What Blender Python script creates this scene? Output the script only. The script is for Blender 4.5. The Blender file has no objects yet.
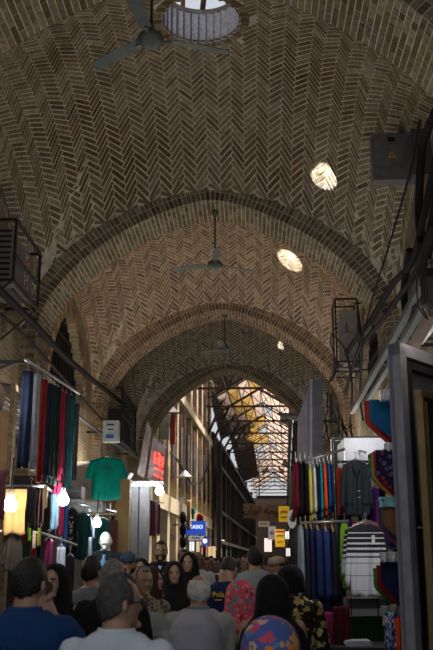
import bpy, bmesh, math, random
import numpy as np
from mathutils import Vector, Matrix
random.seed(11)
R = math.radians
COL = bpy.context.scene.collection
SC = bpy.context.scene
# ------------------------------------------------------------------ camera model
CZ = 1.62; F = 900.0; PITCH = R(14.75); YAW = R(2.06)
CAM = Vector((0, 0, CZ))
_f = Vector((-math.sin(YAW)*math.cos(PITCH), math.cos(YAW)*math.cos(PITCH), math.sin(PITCH)))
_r = Vector((math.cos(YAW), math.sin(YAW), 0))
_u = _r.cross(_f)
def ray(px, py):
    return _f + _r*((px-216.5)/F) + _u*((325-py)/F)
def PY(px, py, y):            # point of the place seen there, at distance y up the passage
    d = ray(px, py); return CAM + d*(y/d.y)
def PX(px, py, x):            # ... on the vertical plane X = x
    d = ray(px, py); return CAM + d*(x/d.x)
# ------------------------------------------------------------------ materials
def new_mat(name):
    m = bpy.data.materials.new(name); m.use_nodes = True
    nt = m.node_tree; b = nt.nodes['Principled BSDF']
    return m, nt, b
def mat(name, col, rough=.7, metal=0, var=.25, scale=8, bump=.0, bscale=40, emis=None, estr=0, spec=.3, alpha=None, trans=0):
    m, nt, b = new_mat(name)
    n = nt.nodes.new('ShaderNodeTexNoise'); n.inputs['Scale'].default_value = scale; n.inputs['Detail'].default_value = 4
    tc = nt.nodes.new('ShaderNodeTexCoord'); nt.links.new(tc.outputs['Object'], n.inputs['Vector'])
    mr = nt.nodes.new('ShaderNodeMapRange'); mr.inputs[1].default_value = .3; mr.inputs[2].default_value = .7
    mr.inputs[3].default_value = 1-var; mr.inputs[4].default_value = 1+var*.6
    nt.links.new(n.outputs[0], mr.inputs[0])
    mx = nt.nodes.new('ShaderNodeMix'); mx.data_type = 'RGBA'; mx.blend_type = 'MULTIPLY'; mx.inputs[0].default_value = 1
    mx.inputs[6].default_value = (*col, 1); nt.links.new(mr.outputs[0], mx.inputs[7])
    nt.links.new(mx.outputs[2], b.inputs['Base Color'])
    b.inputs['Roughness'].default_value = rough; b.inputs['Metallic'].default_value = metal
    b.inputs['Specular IOR Level'].default_value = spec
    if bump:
        n2 = nt.nodes.new('ShaderNodeTexNoise'); n2.inputs['Scale'].default_value = bscale; nt.links.new(tc.outputs['Object'], n2.inputs['Vector'])
        bp = nt.nodes.new('ShaderNodeBump'); bp.inputs['Strength'].default_value = bump; bp.inputs['Distance'].default_value = .02
        nt.links.new(n2.outputs[0], bp.inputs['Height']); nt.links.new(bp.outputs[0], b.inputs['Normal'])
    if emis:
        b.inputs['Emission Color'].default_value = (*emis, 1); b.inputs['Emission Strength'].default_value = estr
    if trans: b.inputs['Transmission Weight'].default_value = trans
    return m
def brick_mat(name, c1, c2, mortar, scale=1.0, w=.24, h=.07, axis='Y'):
    m, nt, b = new_mat(name)
    tc = nt.nodes.new('ShaderNodeTexCoord'); sp = nt.nodes.new('ShaderNodeSeparateXYZ'); cb = nt.nodes.new('ShaderNodeCombineXYZ')
    nt.links.new(tc.outputs['Object'], sp.inputs[0])
    ad = nt.nodes.new('ShaderNodeMath'); ad.operation = 'ADD'
    nt.links.new(sp.outputs[0], ad.inputs[0]); nt.links.new(sp.outputs[1], ad.inputs[1])
    nt.links.new(ad.outputs[0], cb.inputs[0]); nt.links.new(sp.outputs[2], cb.inputs[1])
    t = nt.nodes.new('ShaderNodeTexBrick'); nt.links.new(cb.outputs[0], t.inputs['Vector'])
    t.inputs['Scale'].default_value = scale; t.inputs['Brick Width'].default_value = w; t.inputs['Row Height'].default_value = h
    t.inputs['Mortar Size'].default_value = .008; t.inputs['Color1'].default_value = (*c1, 1); t.inputs['Color2'].default_value = (*c2, 1); t.inputs['Mortar'].default_value = (*mortar, 1)
    n = nt.nodes.new('ShaderNodeTexNoise'); n.inputs['Scale'].default_value = 1.6; n.inputs['Detail'].default_value = 6; nt.links.new(tc.outputs['Object'], n.inputs['Vector'])
    mr = nt.nodes.new('ShaderNodeMapRange'); mr.inputs[1].default_value = .35; mr.inputs[2].default_value = .65; mr.inputs[3].default_value = .55; mr.inputs[4].default_value = 1.15
    nt.links.new(n.outputs[0], mr.inputs[0])
    mx = nt.nodes.new('ShaderNodeMix'); mx.data_type = 'RGBA'; mx.blend_type = 'MULTIPLY'; mx.inputs[0].default_value = 1
    nt.links.new(t.outputs[0], mx.inputs[6]); nt.links.new(mr.outputs[0], mx.inputs[7]); nt.links.new(mx.outputs[2], b.inputs['Base Color'])
    bp = nt.nodes.new('ShaderNodeBump'); bp.inputs['Strength'].default_value = .6; bp.inputs['Distance'].default_value = .01; bp.invert = True
    nt.links.new(t.outputs['Fac'], bp.inputs['Height']); nt.links.new(bp.outputs[0], b.inputs['Normal'])
    b.inputs['Roughness'].default_value = .9; b.inputs['Specular IOR Level'].default_value = .15
    return m
def attr_mat(name, rough=.85, stain=.5):
    m, nt, b = new_mat(name)
    a = nt.nodes.new('ShaderNodeAttribute'); a.attribute_name = 'col'
    tc = nt.nodes.new('ShaderNodeTexCoord')
    n = nt.nodes.new('ShaderNodeTexNoise'); n.inputs['Scale'].default_value = 22; n.inputs['Detail'].default_value = 5; nt.links.new(tc.outputs['Object'], n.inputs['Vector'])
    mr = nt.nodes.new('ShaderNodeMapRange'); mr.inputs[1].default_value = .3; mr.inputs[2].default_value = .7; mr.inputs[3].default_value = 1-stain; mr.inputs[4].default_value = 1.2
    nt.links.new(n.outputs[0], mr.inputs[0])
    mx = nt.nodes.new('ShaderNodeMix'); mx.data_type = 'RGBA'; mx.blend_type = 'MULTIPLY'; mx.inputs[0].default_value = 1
    nt.links.new(a.outputs[0], mx.inputs[6]); nt.links.new(mr.outputs[0], mx.inputs[7]); nt.links.new(mx.outputs[2], b.inputs['Base Color'])
    b.inputs['Roughness'].default_value = rough; b.inputs['Specular IOR Level'].default_value = .2
    return m
def emit_mat(name, col, s):
    m, nt, b = new_mat(name); b.inputs['Base Color'].default_value = (*col, 1)
    b.inputs['Emission Color'].default_value = (*col, 1); b.inputs['Emission Strength'].default_value = s
    return m
_cc = {}
def cloth(col, rough=.9, var=.2):
    k = tuple(round(c, 3) for c in col)
    if k not in _cc: _cc[k] = mat('cloth', col, rough, var=var, scale=5, bump=.35, bscale=18, spec=.15)
    return _cc[k]
# ------------------------------------------------------------------ mesh builder
class MB:
    def __init__(s): s.v = []; s.f = []; s.mi = []; s.c = []; s.m = 0; s.col = (1, 1, 1)
    def add(s, vs, fs):
        o = len(s.v); s.v += [tuple(p) for p in vs]
        for f in fs: s.f.append([o+i for i in f]); s.mi.append(s.m); s.c.append(s.col)
    def box(s, c, d, rz=0, rx=0, ry=0):
        x, y, z = d[0]/2, d[1]/2, d[2]/2
        M = Matrix.Rotation(rz, 3, 'Z') @ Matrix.Rotation(ry, 3, 'Y') @ Matrix.Rotation(rx, 3, 'X')
        vs = [M @ Vector(p) + Vector(c) for p in ((-x,-y,-z),(x,-y,-z),(x,y,-z),(-x,y,-z),(-x,-y,z),(x,-y,z),(x,y,z),(-x,y,z))]
        s.add(vs, [(0,3,2,1),(4,5,6,7),(0,1,5,4),(1,2,6,5),(2,3,7,6),(3,0,4,7)]); return s
    def beam(s, a, b, w, h=None):
        a = Vector(a); b = Vector(b); h = h or w; d = (b-a); L = d.length
        if L < 1e-6: return s
        d /= L; up = Vector((0,0,1)) if abs(d.z) < .95 else Vector((0,1,0))
        r = d.cross(up).normalized()*w/2; u = r.cross(d).normalized()*h/2
        vs = [a-r-u, a+r-u, a+r+u, a-r+u, b-r-u, b+r-u, b+r+u, b-r+u]
        s.add(vs, [(0,1,2,3),(7,6,5,4),(0,4,5,1),(1,5,6,2),(2,6,7,3),(3,7,4,0)]); return s
    def tube(s, pts, r, n=8, cap=True):
        pts = [Vector(p) for p in pts]
        rs = r if isinstance(r, (list, tuple)) else [r]*len(pts)
        o = len(s.v); prev = None
        for i, p in enumerate(pts):
            d = (pts[min(i+1, len(pts)-1)]-pts[max(i-1, 0)]).normalized()
            if prev is None:
                up = Vector((0,0,1)) if abs(d.z) < .9 else Vector((1,0,0)); a = d.cross(up).normalized()
            else:
                a = (prev-d*prev.dot(d)).normalized()
            prev = a; b = d.cross(a)
            for k in range(n):
                t = 2*math.pi*k/n; s.v.append(tuple(p+(a*math.cos(t)+b*math.sin(t))*rs[i]))
        for i in range(len(pts)-1):
            for k in range(n):
                k2 = (k+1) % n
                s.f.append([o+i*n+k, o+i*n+k2, o+(i+1)*n+k2, o+(i+1)*n+k]); s.mi.append(s.m); s.c.append(s.col)
        if cap:
            s.f.append([o+k for k in range(n)][::-1]); s.mi.append(s.m); s.c.append(s.col)
            e = o+(len(pts)-1)*n; s.f.append([e+k for k in range(n)]); s.mi.append(s.m); s.c.append(s.col)
        return s
    def rings(s, rings, cap=True):      # list of rings (equal count), lofted
        n = len(rings[0]); o = len(s.v)
        for r in rings: s.v += [tuple(p) for p in r]
        fs = []
        for i in range(len(rings)-1):
            for k in range(n):
                k2 = (k+1) % n; fs.append([o+i*n+k, o+i*n+k2, o+(i+1)*n+k2, o+(i+1)*n+k])
        if cap:
            fs.append([o+k for k in range(n)][::-1]); e = o+(len(rings)-1)*n; fs.append([e+k for k in range(n)])
        for f in fs: s.f.append(f); s.mi.append(s.m); s.c.append(s.col)
        return s
    def lathe(s, c, prof, n=20):        # prof (r, z)
        c = Vector(c)
        return s.rings([[c+Vector((r*math.cos(2*math.pi*k/n), r*math.sin(2*math.pi*k/n), z)) for k in range(n)] for r, z in prof])
    def ell(s, c, r, nu=14, nv=9, M=None):
        c = Vector(c); rs = []
        for j in range(nv+1):
            ph = math.pi*(j/nv); ph = min(max(ph, .02), math.pi-.02); row = []
            for k in range(nu):
                t = 2*math.pi*k/nu
                p = Vector((r[0]*math.sin(ph)*math.cos(t), r[1]*math.sin(ph)*math.sin(t), -r[2]*math.cos(ph)))
                if M: p = M @ p
                row.append(c+p)
            rs.append(row)
        return s.rings(rs)
    def build(s, name, mats, parent=None, smooth=False, attr=False, loc=None, rz=0):
        me = bpy.data.meshes.new(name); me.from_pydata(s.v, [], s.f)
        if not isinstance(mats, (list, tuple)): mats = [mats]
        for m in mats: me.materials.append(m)
        if len(mats) > 1: me.polygons.foreach_set('material_index', s.mi)
        if attr:
            a = me.color_attributes.new('col', 'FLOAT_COLOR', 'CORNER')
            n = np.array([len(f) for f in s.f]); c = np.array([(*q, 1) for q in s.c], dtype=np.float32)
            a.data.foreach_set('color', np.repeat(c, n, axis=0).ravel())
        if smooth: me.polygons.foreach_set('use_smooth', [True]*len(me.polygons))
        me.update()
        o = bpy.data.objects.new(name, me); COL.objects.link(o)
        if parent: o.parent = parent
        if loc is not None: o.location = loc
        if rz: o.rotation_euler.z = rz
        return o
def recalc(o):
    bm = bmesh.new(); bm.from_mesh(o.data); bmesh.ops.recalc_face_normals(bm, faces=bm.faces); bm.to_mesh(o.data); bm.free(); return o
def tag(o, label, cat, group=None, kind=None):
    if label: o['label'] = label
    if cat: o['category'] = cat
    if group: o['group'] = group
    if kind: o['kind'] = kind
    return o
def struct(o): o['kind'] = 'structure'; return o
def thing(name, loc, label, cat, group=None, rz=0):
    o = bpy.data.objects.new(name, None); COL.objects.link(o); o.location = loc; o.rotation_euler.z = rz; o.empty_display_size = .1
    return tag(o, label, cat, group)
def text(name, body, size, mat_, loc, rot, parent=None, ext=.004, font=None):
    cu = bpy.data.curves.new(name, 'FONT'); cu.body = body; cu.size = size; cu.extrude = ext; cu.offset = size*.012; cu.align_x = 'CENTER'; cu.align_y = 'CENTER'
    cu.materials.append(mat_)
    q = bpy.data.objects.new(name, cu); COL.objects.link(q); bpy.context.view_layer.update()
    me = bpy.data.meshes.new_from_object(q.evaluated_get(bpy.context.evaluated_depsgraph_get())); bpy.data.objects.remove(q); me.name = name
    o = bpy.data.objects.new(name, me); COL.objects.link(o)
    if parent: o.parent = parent
    o.location = loc; o.rotation_euler = rot
    return o
def script_strokes(mb, w, h, n, th, y=0):   # joined-up letter shapes in the local XZ plane
    x = w/2; rnd = random.Random(int(w*1000)+n)
    pts = []
    for i in range(n*4+1):
        t = i/(n*4); pts.append((w/2-w*t, y, h*(.32*math.sin(i*1.9)+.18*math.sin(i*.83+1))))
    mb.tube(pts, th, 5)
    for i in range(n):
        cx = w/2-w*(i+.5)/n; mb.box((cx, y, h*(.42 if i % 2 else -.46)), (th*2.4, th*2, th*2.4), ry=.7)
# ------------------------------------------------------------------ the vaulted passage
AX = -.58; HW = 2.9; RW = 2.68; SPR = 5.04; TOP = 8.62
BAYS = [(1.2, 6.8), (7.7, 13.3), (14.2, 19.7), (20.6, 26.2)]
RIBS = [(.3, 1.2), (6.8, 7.7), (13.3, 14.2), (19.7, 20.6), (26.2, 27.1)]
def zv(x, y, bay):
    y0, y1 = bay; yc = (y0+y1)/2; hb = (y1-y0)/2
    v = min(1, abs(y-yc)/hb); u = min(1, abs(x)/HW); e = 1.62+.38*(1-v*v)
    s = 1-u**e; t = 1-v*v
    return SPR+(TOP-SPR)*math.sqrt(max(0, .409*s+.228*t+.363*s*t))
def zrib(x, RW=RW):
    u = min(1, abs(x)/RW); return SPR+2.14*max(0, 1-u**1.45)**.58
BRICK = attr_mat('vault_brick'); MORTAR = mat('vault_mortar', (.44, .41, .35), .95, var=.35, scale=6)
PAL = [((.20,.155,.085), (.25,.20,.125), (.16,.12,.065), (.22,.185,.13))]*2+[((.34,.215,.12), (.28,.18,.10), (.38,.26,.16), (.24,.155,.09))]+[((.19,.15,.09), (.23,.185,.12), (.16,.12,.075), (.21,.18,.13))]
STAINS = [(-1.51,12.5,.75,1.3), (-1.9,11.6,.6,1.2), (-.95,12.9,.6,1.1), (-1.9,10.4,.4,.9), (1.5,11.4,.6,1.1), (1.2,12.7,.55,.9), (1.3,11.0,.5,.9), (.9,12.9,.4,.8), (1.2,16.0,.5,.6), (-1.6,15.6,.5,.6), (-.6,17.5,.5,.4), (-.9,24.0,.6,.6)]
def brick_col(bi, x, y, rnd):
    c = list(rnd.choice(PAL[bi])); g = rnd.uniform(.62, 1.28)
    for sx, sy, sr, w in STAINS:
        d = math.hypot((x-sx), (y-sy)*1.3)/sr
        k = w*max(0, 1-d*.6)*(.75+.5*math.sin(x*7+y*3)*math.sin(y*5-x*2))*rnd.uniform(.6, 1.3)
        k = min(1, max(0, k)); c = [a*(1-k)+b*k for a, b in zip(c, (.115, .062, .022))]
    return tuple(a*g for a in c)
def lay(mb, corners, S, h, col):
    P = [Vector(S(*c)) for c in corners]
    n = (P[1]-P[0]).cross(P[3]-P[0])
    if n.length < 1e-7: n = (P[2]-P[1]).cross(P[3]-P[1])
    if n.length < 1e-7: return
    n.normalize(); T = [p+n*h for p in P]; B = [p-n*.004 for p in P]
    mb.col = col; mb.add(T+B, [(0,1,2,3),(0,4,5,1),(1,5,6,2),(2,6,7,3),(3,7,4,0)])
def vault():
    base = MB(); br = MB(); NA = 96
    for bi, bay in enumerate(BAYS):
        y0, y1 = bay; yc = (y0+y1)/2; hb = (y1-y0)/2
        angs = sorted(set([2*math.pi*k/NA for k in range(NA)]+[math.atan2(sy*hb, sx*HW) % (2*math.pi) for sx in (-1, 1) for sy in (-1, 1)]))
        rows = []
        for a in angs:
            ca, sa = math.cos(a), math.sin(a)
            Rm = min(HW/abs(ca) if abs(ca) > 1e-6 else 1e9, hb/abs(sa) if abs(sa) > 1e-6 else 1e9)
            row = []
            for j in range(27):
                t = j/26; t = 1-(1-t)**1.6
                r = .5+(Rm-.5)*t; x, y = r*ca, yc+r*sa; row.append((AX+x, y, zv(x, y, bay)))
            rows.append(row)
        n = len(rows); o = len(base.v)
        for row in rows: base.v += row
        for i in range(n):
            for j in range(26):
                a, b = i, (i+1) % n
                base.f.append([o+a*27+j, o+a*27+j+1, o+b*27+j+1, o+b*27+j]); base.mi.append(0); base.c.append((1,1,1))
        # herringbone: (u, y) with u the arc length across the vault
        ys = np.linspace(y0, y1, 45); xs = np.linspace(0, HW, 160); tabs = []
        for y in ys:
            zz = np.array([zv(x, y, bay) for x in xs]); ds = np.hypot(np.diff(xs), np.diff(zz)); tabs.append(np.concatenate([[0], np.cumsum(ds)]))
        tabs = np.array(tabs)
        def S(u, y):
            y = min(max(y, y0), y1); fi = (y-y0)/(y1-y0)*44; i = min(43, int(fi)); t = fi-i
            x = float(np.interp(abs(u), tabs[i]*(1-t)+tabs[i+1]*t, xs)); x = math.copysign(x, u)
            return (AX+x, y, zv(x, y, bay))
        rnd = random.Random(bi+5); W = .068; g = .0095; um = float(tabs.max())+.2
        N = int((um+hb)*1.5/W); c45 = math.sqrt(.5)
        for i in range(-N, N):
            for j in range(-N, N):
                r = (i-j) % 8
                if r == 0: a0, b0, a1, b1 = i, j, i+4, j+1
                elif r == 7: a0, b0, a1, b1 = i, j, i+1, j+4
                else: continue
                ca, cb = (a0+a1)/2*W, (b0+b1)/2*W
                cu, cv = (ca-cb)*c45, (ca+cb)*c45+yc
                if cv < y0-.09 or cv > y1+.09 or abs(cu) > um: continue
                fi = min(44, max(0, (cv-y0)/(y1-y0)*44)); lim = tabs[int(fi)][-1]
                if abs(cu) > lim+.06: continue
                if abs(cu) < 1.0 and math.hypot(cu, cv-yc) < .66: continue
                cs = []
                for (p, q) in ((a0*W+g, b0*W+g), (a1*W-g, b0*W+g), (a1*W-g, b1*W-g), (a0*W+g, b1*W-g)):
                    cs.append(((p-q)*c45, min(max((p+q)*c45+yc, y0), y1)))
                cs = cs[::-1]
                x, y, _ = S(cu, cv)
                lay(br, cs, S, .005*rnd.uniform(.4, 1.6), brick_col(bi, x-AX, y, rnd))
        for k in range(52):           # bricks set on end around the skylight
            a = 2*math.pi*k/52; da = math.pi/52*.82
            cs = [(r, t) for r, t in ((.505, a-da), (.505, a+da), (.64, a+da), (.64, a-da))]
            def S2(r, t): return (AX+r*math.cos(t), yc+r*math.sin(t), zv(r*math.cos(t), yc+r*math.sin(t), bay))
            lay(br, cs, S2, .012, brick_col(bi, 0, yc, rnd))
    o = len(base.v); base.v += br.v; base.f += [[o+i for i in f] for f in br.f]; base.mi += [1]*len(br.f); base.c += br.c
    ob = base.build('ceiling', [MORTAR, BRICK], attr=True); struct(ob)
vault()
WALLB = brick_mat('wall_brick', (.20,.155,.09), (.27,.22,.145), (.30,.27,.22))
def rib(k, y0, y1):
    RW = 2.3 if k == 4 else 2.68
    xs = [RW*math.sin(t) for t in np.linspace(-math.pi/2, math.pi/2, 61)]
    prof = [(x, zrib(x, RW)) for x in xs]
    prof = [(-RW, 0)]+[(-RW, z) for z in (1.5, 3.0, 4.2)]+prof+[(RW, z) for z in (4.2, 3.0, 1.5)]+[(RW, 0)]
    mb = MB()
    for yy in ((y0+y1)/2,):
        pass
    outer = []
    for x, z in prof:
        if z <= SPR: outer.append((math.copysign(3.25, x), z))
        else: outer.append((x*3.25/RW, z+.75))
    n = len(prof)
    mb.m = 0
    vs = [(AX+x, y0, z) for x, z in prof]+[(AX+x, y1, z) for x, z in prof]+[(AX+x, y0, z) for x, z in outer]+[(AX+x, y1, z) for x, z in outer]
    fs = []
    for i in range(n-1):
        fs += [(i, i+1, n+i+1, n+i), (2*n+i, 2*n+i+1, i+1, i), (n+i, n+i+1, 3*n+i+1, 3*n+i), (3*n+i, 3*n+i+1, 2*n+i+1, 2*n+i)]
    for q in range(n-1):
        z = (prof[q][1]+prof[q+1][1])/2; mb.m = 1 if z < SPR-.4 else 0
        mb.add([vs[i] for i in fs[4*q]], [(0,1,2,3)])
        for w in (1, 2, 3): mb.add([vs[i] for i in fs[4*q+w]], [(0,1,2,3)])
    # bricks on the soffit and the ring on each face
    p = [(x, z) for x, z in prof if z >= 4.0]; L = [0]
    for a, b in zip(p, p[1:]): L.append(L[-1]+math.hypot(a[0]-b[0], a[1]-b[1]))
    px = np.array([a[0] for a in p]); pz = np.array([a[1] for a in p]); L = np.array(L)
    rnd = random.Random(k); bi = min(3, max(0, k-1)); mb.m = 2
    def S(u, y): return (AX+float(np.interp(u, L, px)), y, float(np.interp(u, L, pz)))
    nb = int(L[-1]/.072)
    for i in range(nb):
        u0, u1 = i*L[-1]/nb+.008, (i+1)*L[-1]/nb-.008
        cuts = [y0+.13, y0+.36, y0+.62, y1] if i % 2 else [y0+.13, y0+.24, y0+.49, y0+.75, y1]
        for a, b in zip([y0]+cuts, cuts):
            lay(mb, [(u0, b-.008), (u1, b-.008), (u1, a+.008), (u0, a+.008)], S, .008*rnd.uniform(.4, 1.4), tuple(q*.9 for q in brick_col(bi, 9, 9, rnd)))
        for yy, sg in ((y0, 1), (y1, -1)):
            def SF(u, r):
                q = Vector(S(u, yy)); t = (Vector(S(u+.02, yy))-Vector(S(u-.02, yy))).normalized(); nn = Vector((-t.z, 0, t.x))
                return q+nn*r
            for r0, r1, kk in ((.0, .13, .75), (.145, .34, 1.0)):
                cs = [(u0, r0), (u1, r0), (u1, r1), (u0, r1)]
                if sg > 0: cs = cs[::-1]
                c = brick_col(bi, 9, 9, rnd); lay(mb, cs, SF, -.012, tuple(q*kk for q in c))
    o = mb.build('trim_%d' % (k+1), [MORTAR, WALLB, BRICK], attr=True); struct(o)
for k, (a, b) in enumerate(RIBS): rib(k, a, b)
# side walls: pointed recesses with iron bars above, shop bays below
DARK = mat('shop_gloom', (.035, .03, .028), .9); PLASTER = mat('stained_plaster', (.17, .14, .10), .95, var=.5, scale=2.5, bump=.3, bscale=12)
IRON = mat('dark_iron', (.018, .016, .015), .6, metal=.4)
def lun(y, yc, hw=1.72, z0=4.75, h=1.6):
    u = min(1, abs(y-yc)/hw); return z0+h*(1-u**1.5)**.62
for side, sname in ((-1, 'left'), (1, 'right')):
    mb = MB(); X = AX+side*HW; XB = AX+side*(HW+.45); XS = AX+side*(HW+1.3)
    for bi, (y0, y1) in enumerate(BAYS):
        yc = (y0+y1)/2; ys = list(np.linspace(y0-.02, y1+.02, 61)); hw = 1.72
        ys = sorted(ys+[yc-hw, yc+hw])
        has = not (side == 1 and bi in (1,))
        mb.m = 0
        for a, b in zip(ys, ys[1:]):
            m = (a+b)/2
            za, zb = zv(HW, a, (y0, y1))+.03, zv(HW, b, (y0, y1))+.03
            if has and abs(m-yc) < hw:
                la, lb = lun(a, yc), lun(b, yc)
                mb.add([(X,a,la),(X,b,lb),(X,b,max(zb, lb+.3)),(X,a,max(za, la+.3))], [(0,1,2,3)])
                mb.add([(X,a,la),(X,b,lb),(XB,b,lb),(XB,a,la)], [(0,1,2,3)])
                mb.add([(X,a,2.9),(X,b,2.9),(X,b,4.75),(X,a,4.75)], [(0,1,2,3)])
            else:
                mb.add([(X,a,2.9),(X,b,2.9),(X,b,zb),(X,a,za)], [(0,1,2,3)])
        mb.m = 2
        mb.add([(X,yc-hw,4.75),(X,yc+hw,4.75),(XB,yc+hw,4.75),(XB,yc-hw,4.75)], [(0,1,2,3)])
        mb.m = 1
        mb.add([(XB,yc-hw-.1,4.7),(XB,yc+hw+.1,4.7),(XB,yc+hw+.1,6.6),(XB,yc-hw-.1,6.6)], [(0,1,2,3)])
        # shop bay behind the wall line
        a, b = y0, y1
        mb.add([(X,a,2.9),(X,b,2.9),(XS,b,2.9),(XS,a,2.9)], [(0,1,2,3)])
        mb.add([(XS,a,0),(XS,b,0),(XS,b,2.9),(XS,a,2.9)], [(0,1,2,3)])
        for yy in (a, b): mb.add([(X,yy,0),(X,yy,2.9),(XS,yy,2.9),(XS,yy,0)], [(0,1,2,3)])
        if has:    # ring of long bricks round the recess
            rnd = random.Random(bi+40*side); mb.m = 3; n = 64
            pts = [(yc-hw*math.cos(math.pi*i/n), lun(yc-hw*math.cos(math.pi*i/n), yc)) for i in range(n+1)]
            for i in range(n):
                p, q = Vector((0,)+pts[i]), Vector((0,)+pts[i+1]); t = (q-p)
                if t.length < .02: continue
                t.normalize(); nn = Vector((0, -t.z, t.y)); m = max(1, int((q-p).length/.065))
                for j in range(m):
                    a0 = p+(q-p)*((j+.07)/m); a1 = p+(q-p)*((j+.93)/m)
                    V = [a0, a1, a1+nn*.24, a0+nn*.24]; V = [Vector((X-side*.03, v.y, v.z)) for v in V]
                    W = [Vector((X, v.y, v.z)) for v in V]; mb.col = tuple(c*1.0 for c in brick_col(bi, 9, 9, rnd)); mb.add(V+W, [(0,1,2,3),(0,1,5,4),(1,2,6,5),(2,3,7,6),(3,0,4,7)])
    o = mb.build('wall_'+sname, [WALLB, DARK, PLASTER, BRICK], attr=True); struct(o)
    for bi in (1, 2) if side == -1 else (2, 3):
        y0, y1 = BAYS[bi]; yc = (y0+y1)/2; w = MB(); XW = AX+side*(HW+.16)
        for i in range(1, 16):
            y = yc-1.72+3.44*i/16; w.beam((XW, y, 4.75), (XW, y, lun(y, yc)), .035, .035)
        for z in (5.1, 5.5, 5.9, 6.2):
            hh = [y for y in np.linspace(yc-1.7, yc+1.7, 60) if lun(y, yc) > z]
            if hh: w.beam((XW, hh[0], z), (XW, hh[-1], z), .04, .06)
        struct(w.build('window_%d' % (bi if side == -1 else bi+1), IRON))
fl = MB()
fl.add([(-7,-3,0),(7,-3,0),(9,110,0),(-5,110,0)], [(0,1,2,3)])
struct(fl.build('floor', brick_mat('floor_paving', (.09,.085,.08), (.12,.11,.10), (.05,.05,.045), w=.5, h=.5)))
# brick screen above the last arch so the vault ends there
# ------------------------------------------------------------------ skylight drums in the domes
LAN = attr_mat('ribbed_lantern', .6, .25)
WOOD = mat('old_wood', (.16, .085, .045), .8, var=.5, scale=6)
LN = ['fluted white skylight drum in the nearest brick dome, sky showing through it', 'fluted skylight drum in the second dome, above the second ceiling fan', 'fluted skylight drum in the farthest dome before the brick vault ends']
for bi in (1, 2, 3):
    y0, y1 = BAYS[bi]; yc = (y0+y1)/2; zb = zv(.5, yc, BAYS[bi])-.03
    t = thing('skylight_drum', (AX, yc, zb), LN[bi-1], 'skylight')
    m = MB(); n = 150; rs = []
    for z in (0, .1, .2, .3, .4, .46):
        rs.append([((.5+.032*abs(math.sin(15*2*math.pi*k/n)))*math.cos(2*math.pi*k/n), (.5+.032*abs(math.sin(15*2*math.pi*k/n)))*math.sin(2*math.pi*k/n), z) for k in range(n)])
    m.rings(rs, cap=False); m.c = [((.22,.22,.26) if i % 5 == 0 else (.88,.90,1.0)) for i in range(len(m.f))]; m.build('drum_wall', LAN, t, attr=True)
    m = MB(); rs = [[((r)*math.cos(2*math.pi*k/48), r*math.sin(2*math.pi*k/48), z) for k in range(48)] for r, z in ((.5, .46), (.66, .46), (.66, .52), (.5, .52), (.5, .46))]
    m.rings(rs, cap=False); m.build('rim', mat('rim_plaster', (.4,.38,.36), .9), t)
    m = MB(); m.beam((.12, -.6, .56), (-.02, .62, .56), .07, .09); m.build('beam', WOOD, t); m = MB(); m.box((.25,.1,1.04), (1.3,1.5,.05)); m.build('cover', WOOD, t)  # skylight cover shaped to keep steep sun out of the passage
    for x in (-.3,.8):
        for y in (-.5,.7): m = MB(); m.beam((x,y,.1),(x,y,1.03),.06); m.build('post', WOOD, t)
# ------------------------------------------------------------------ outside roofs hold the light out around the vault
# ------------------------------------------------------------------ ceiling fans, boxes, cables
def PZ(px, py, z):
    d = ray(px, py); return CAM+d*((z-CZ)/d.z)
FANM = mat('fan_enamel', (.08,.105,.10), .45, metal=.2, var=.3); BLK = mat('black_metal', (.02,.02,.022), .5, metal=.3)
def fan(px, py, d, tip, label):
    h = PY(px, py, d); t0 = PZ(tip[0], tip[1], h.z); a = math.atan2(t0.y-h.y, t0.x-h.x)
    t = thing('ceiling_fan', h, label, 'ceiling fan', 'ceiling fans hung down the passage'); top = zrib(h.x-AX)-h.z+.02
    m = MB(); m.tube([(0,0,.1), (0,0,top)], .013, 10); m.build('rod', BLK, t)
    m = MB(); m.lathe((0,0,0), [(.01,-.07),(.06,-.065),(.11,-.03),(.125,0),(.115,.04),(.06,.07),(.035,.12),(.02,.16)], 28); m.build('motor', FANM, t, smooth=True)
    m = MB(); m.lathe((0,0,top-.11), [(.02,0),(.055,.03),(.06,.1),(.02,.11)], 16); m.build('canopy', FANM, t, smooth=True)
    for k in range(3):
        b = MB(); n = 10; rs = []
        for i in range(n+1):
            x = .16+.62*i/n; w = .045+.02*math.sin(i/n*2.6); e = .6 if i == n else 1; tz = .02-.0*i
            rs.append([(x, -w*e, tz-.012), (x, w*e, tz+.012), (x, w*e, tz+.019), (x, -w*e, tz-.005)])
        b.rings(rs); b.beam((.1,0,.0), (.2,0,.01), .03, .012)
        o = b.build('blade', FANM, t); o.rotation_euler.z = a+k*2*math.pi/3
    return t
fan(151, 40, 7.35, (88, 72), 'three-bladed grey-green ceiling fan nearest, beside the first skylight')
fan(215, 265, 13.75, (172, 272), 'middle ceiling fan hanging on a long rod in front of the second dome')
fan(225, 349, 20.15, (200, 354), 'farthest small ceiling fan, under the third dome near the passage mouth')
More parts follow.
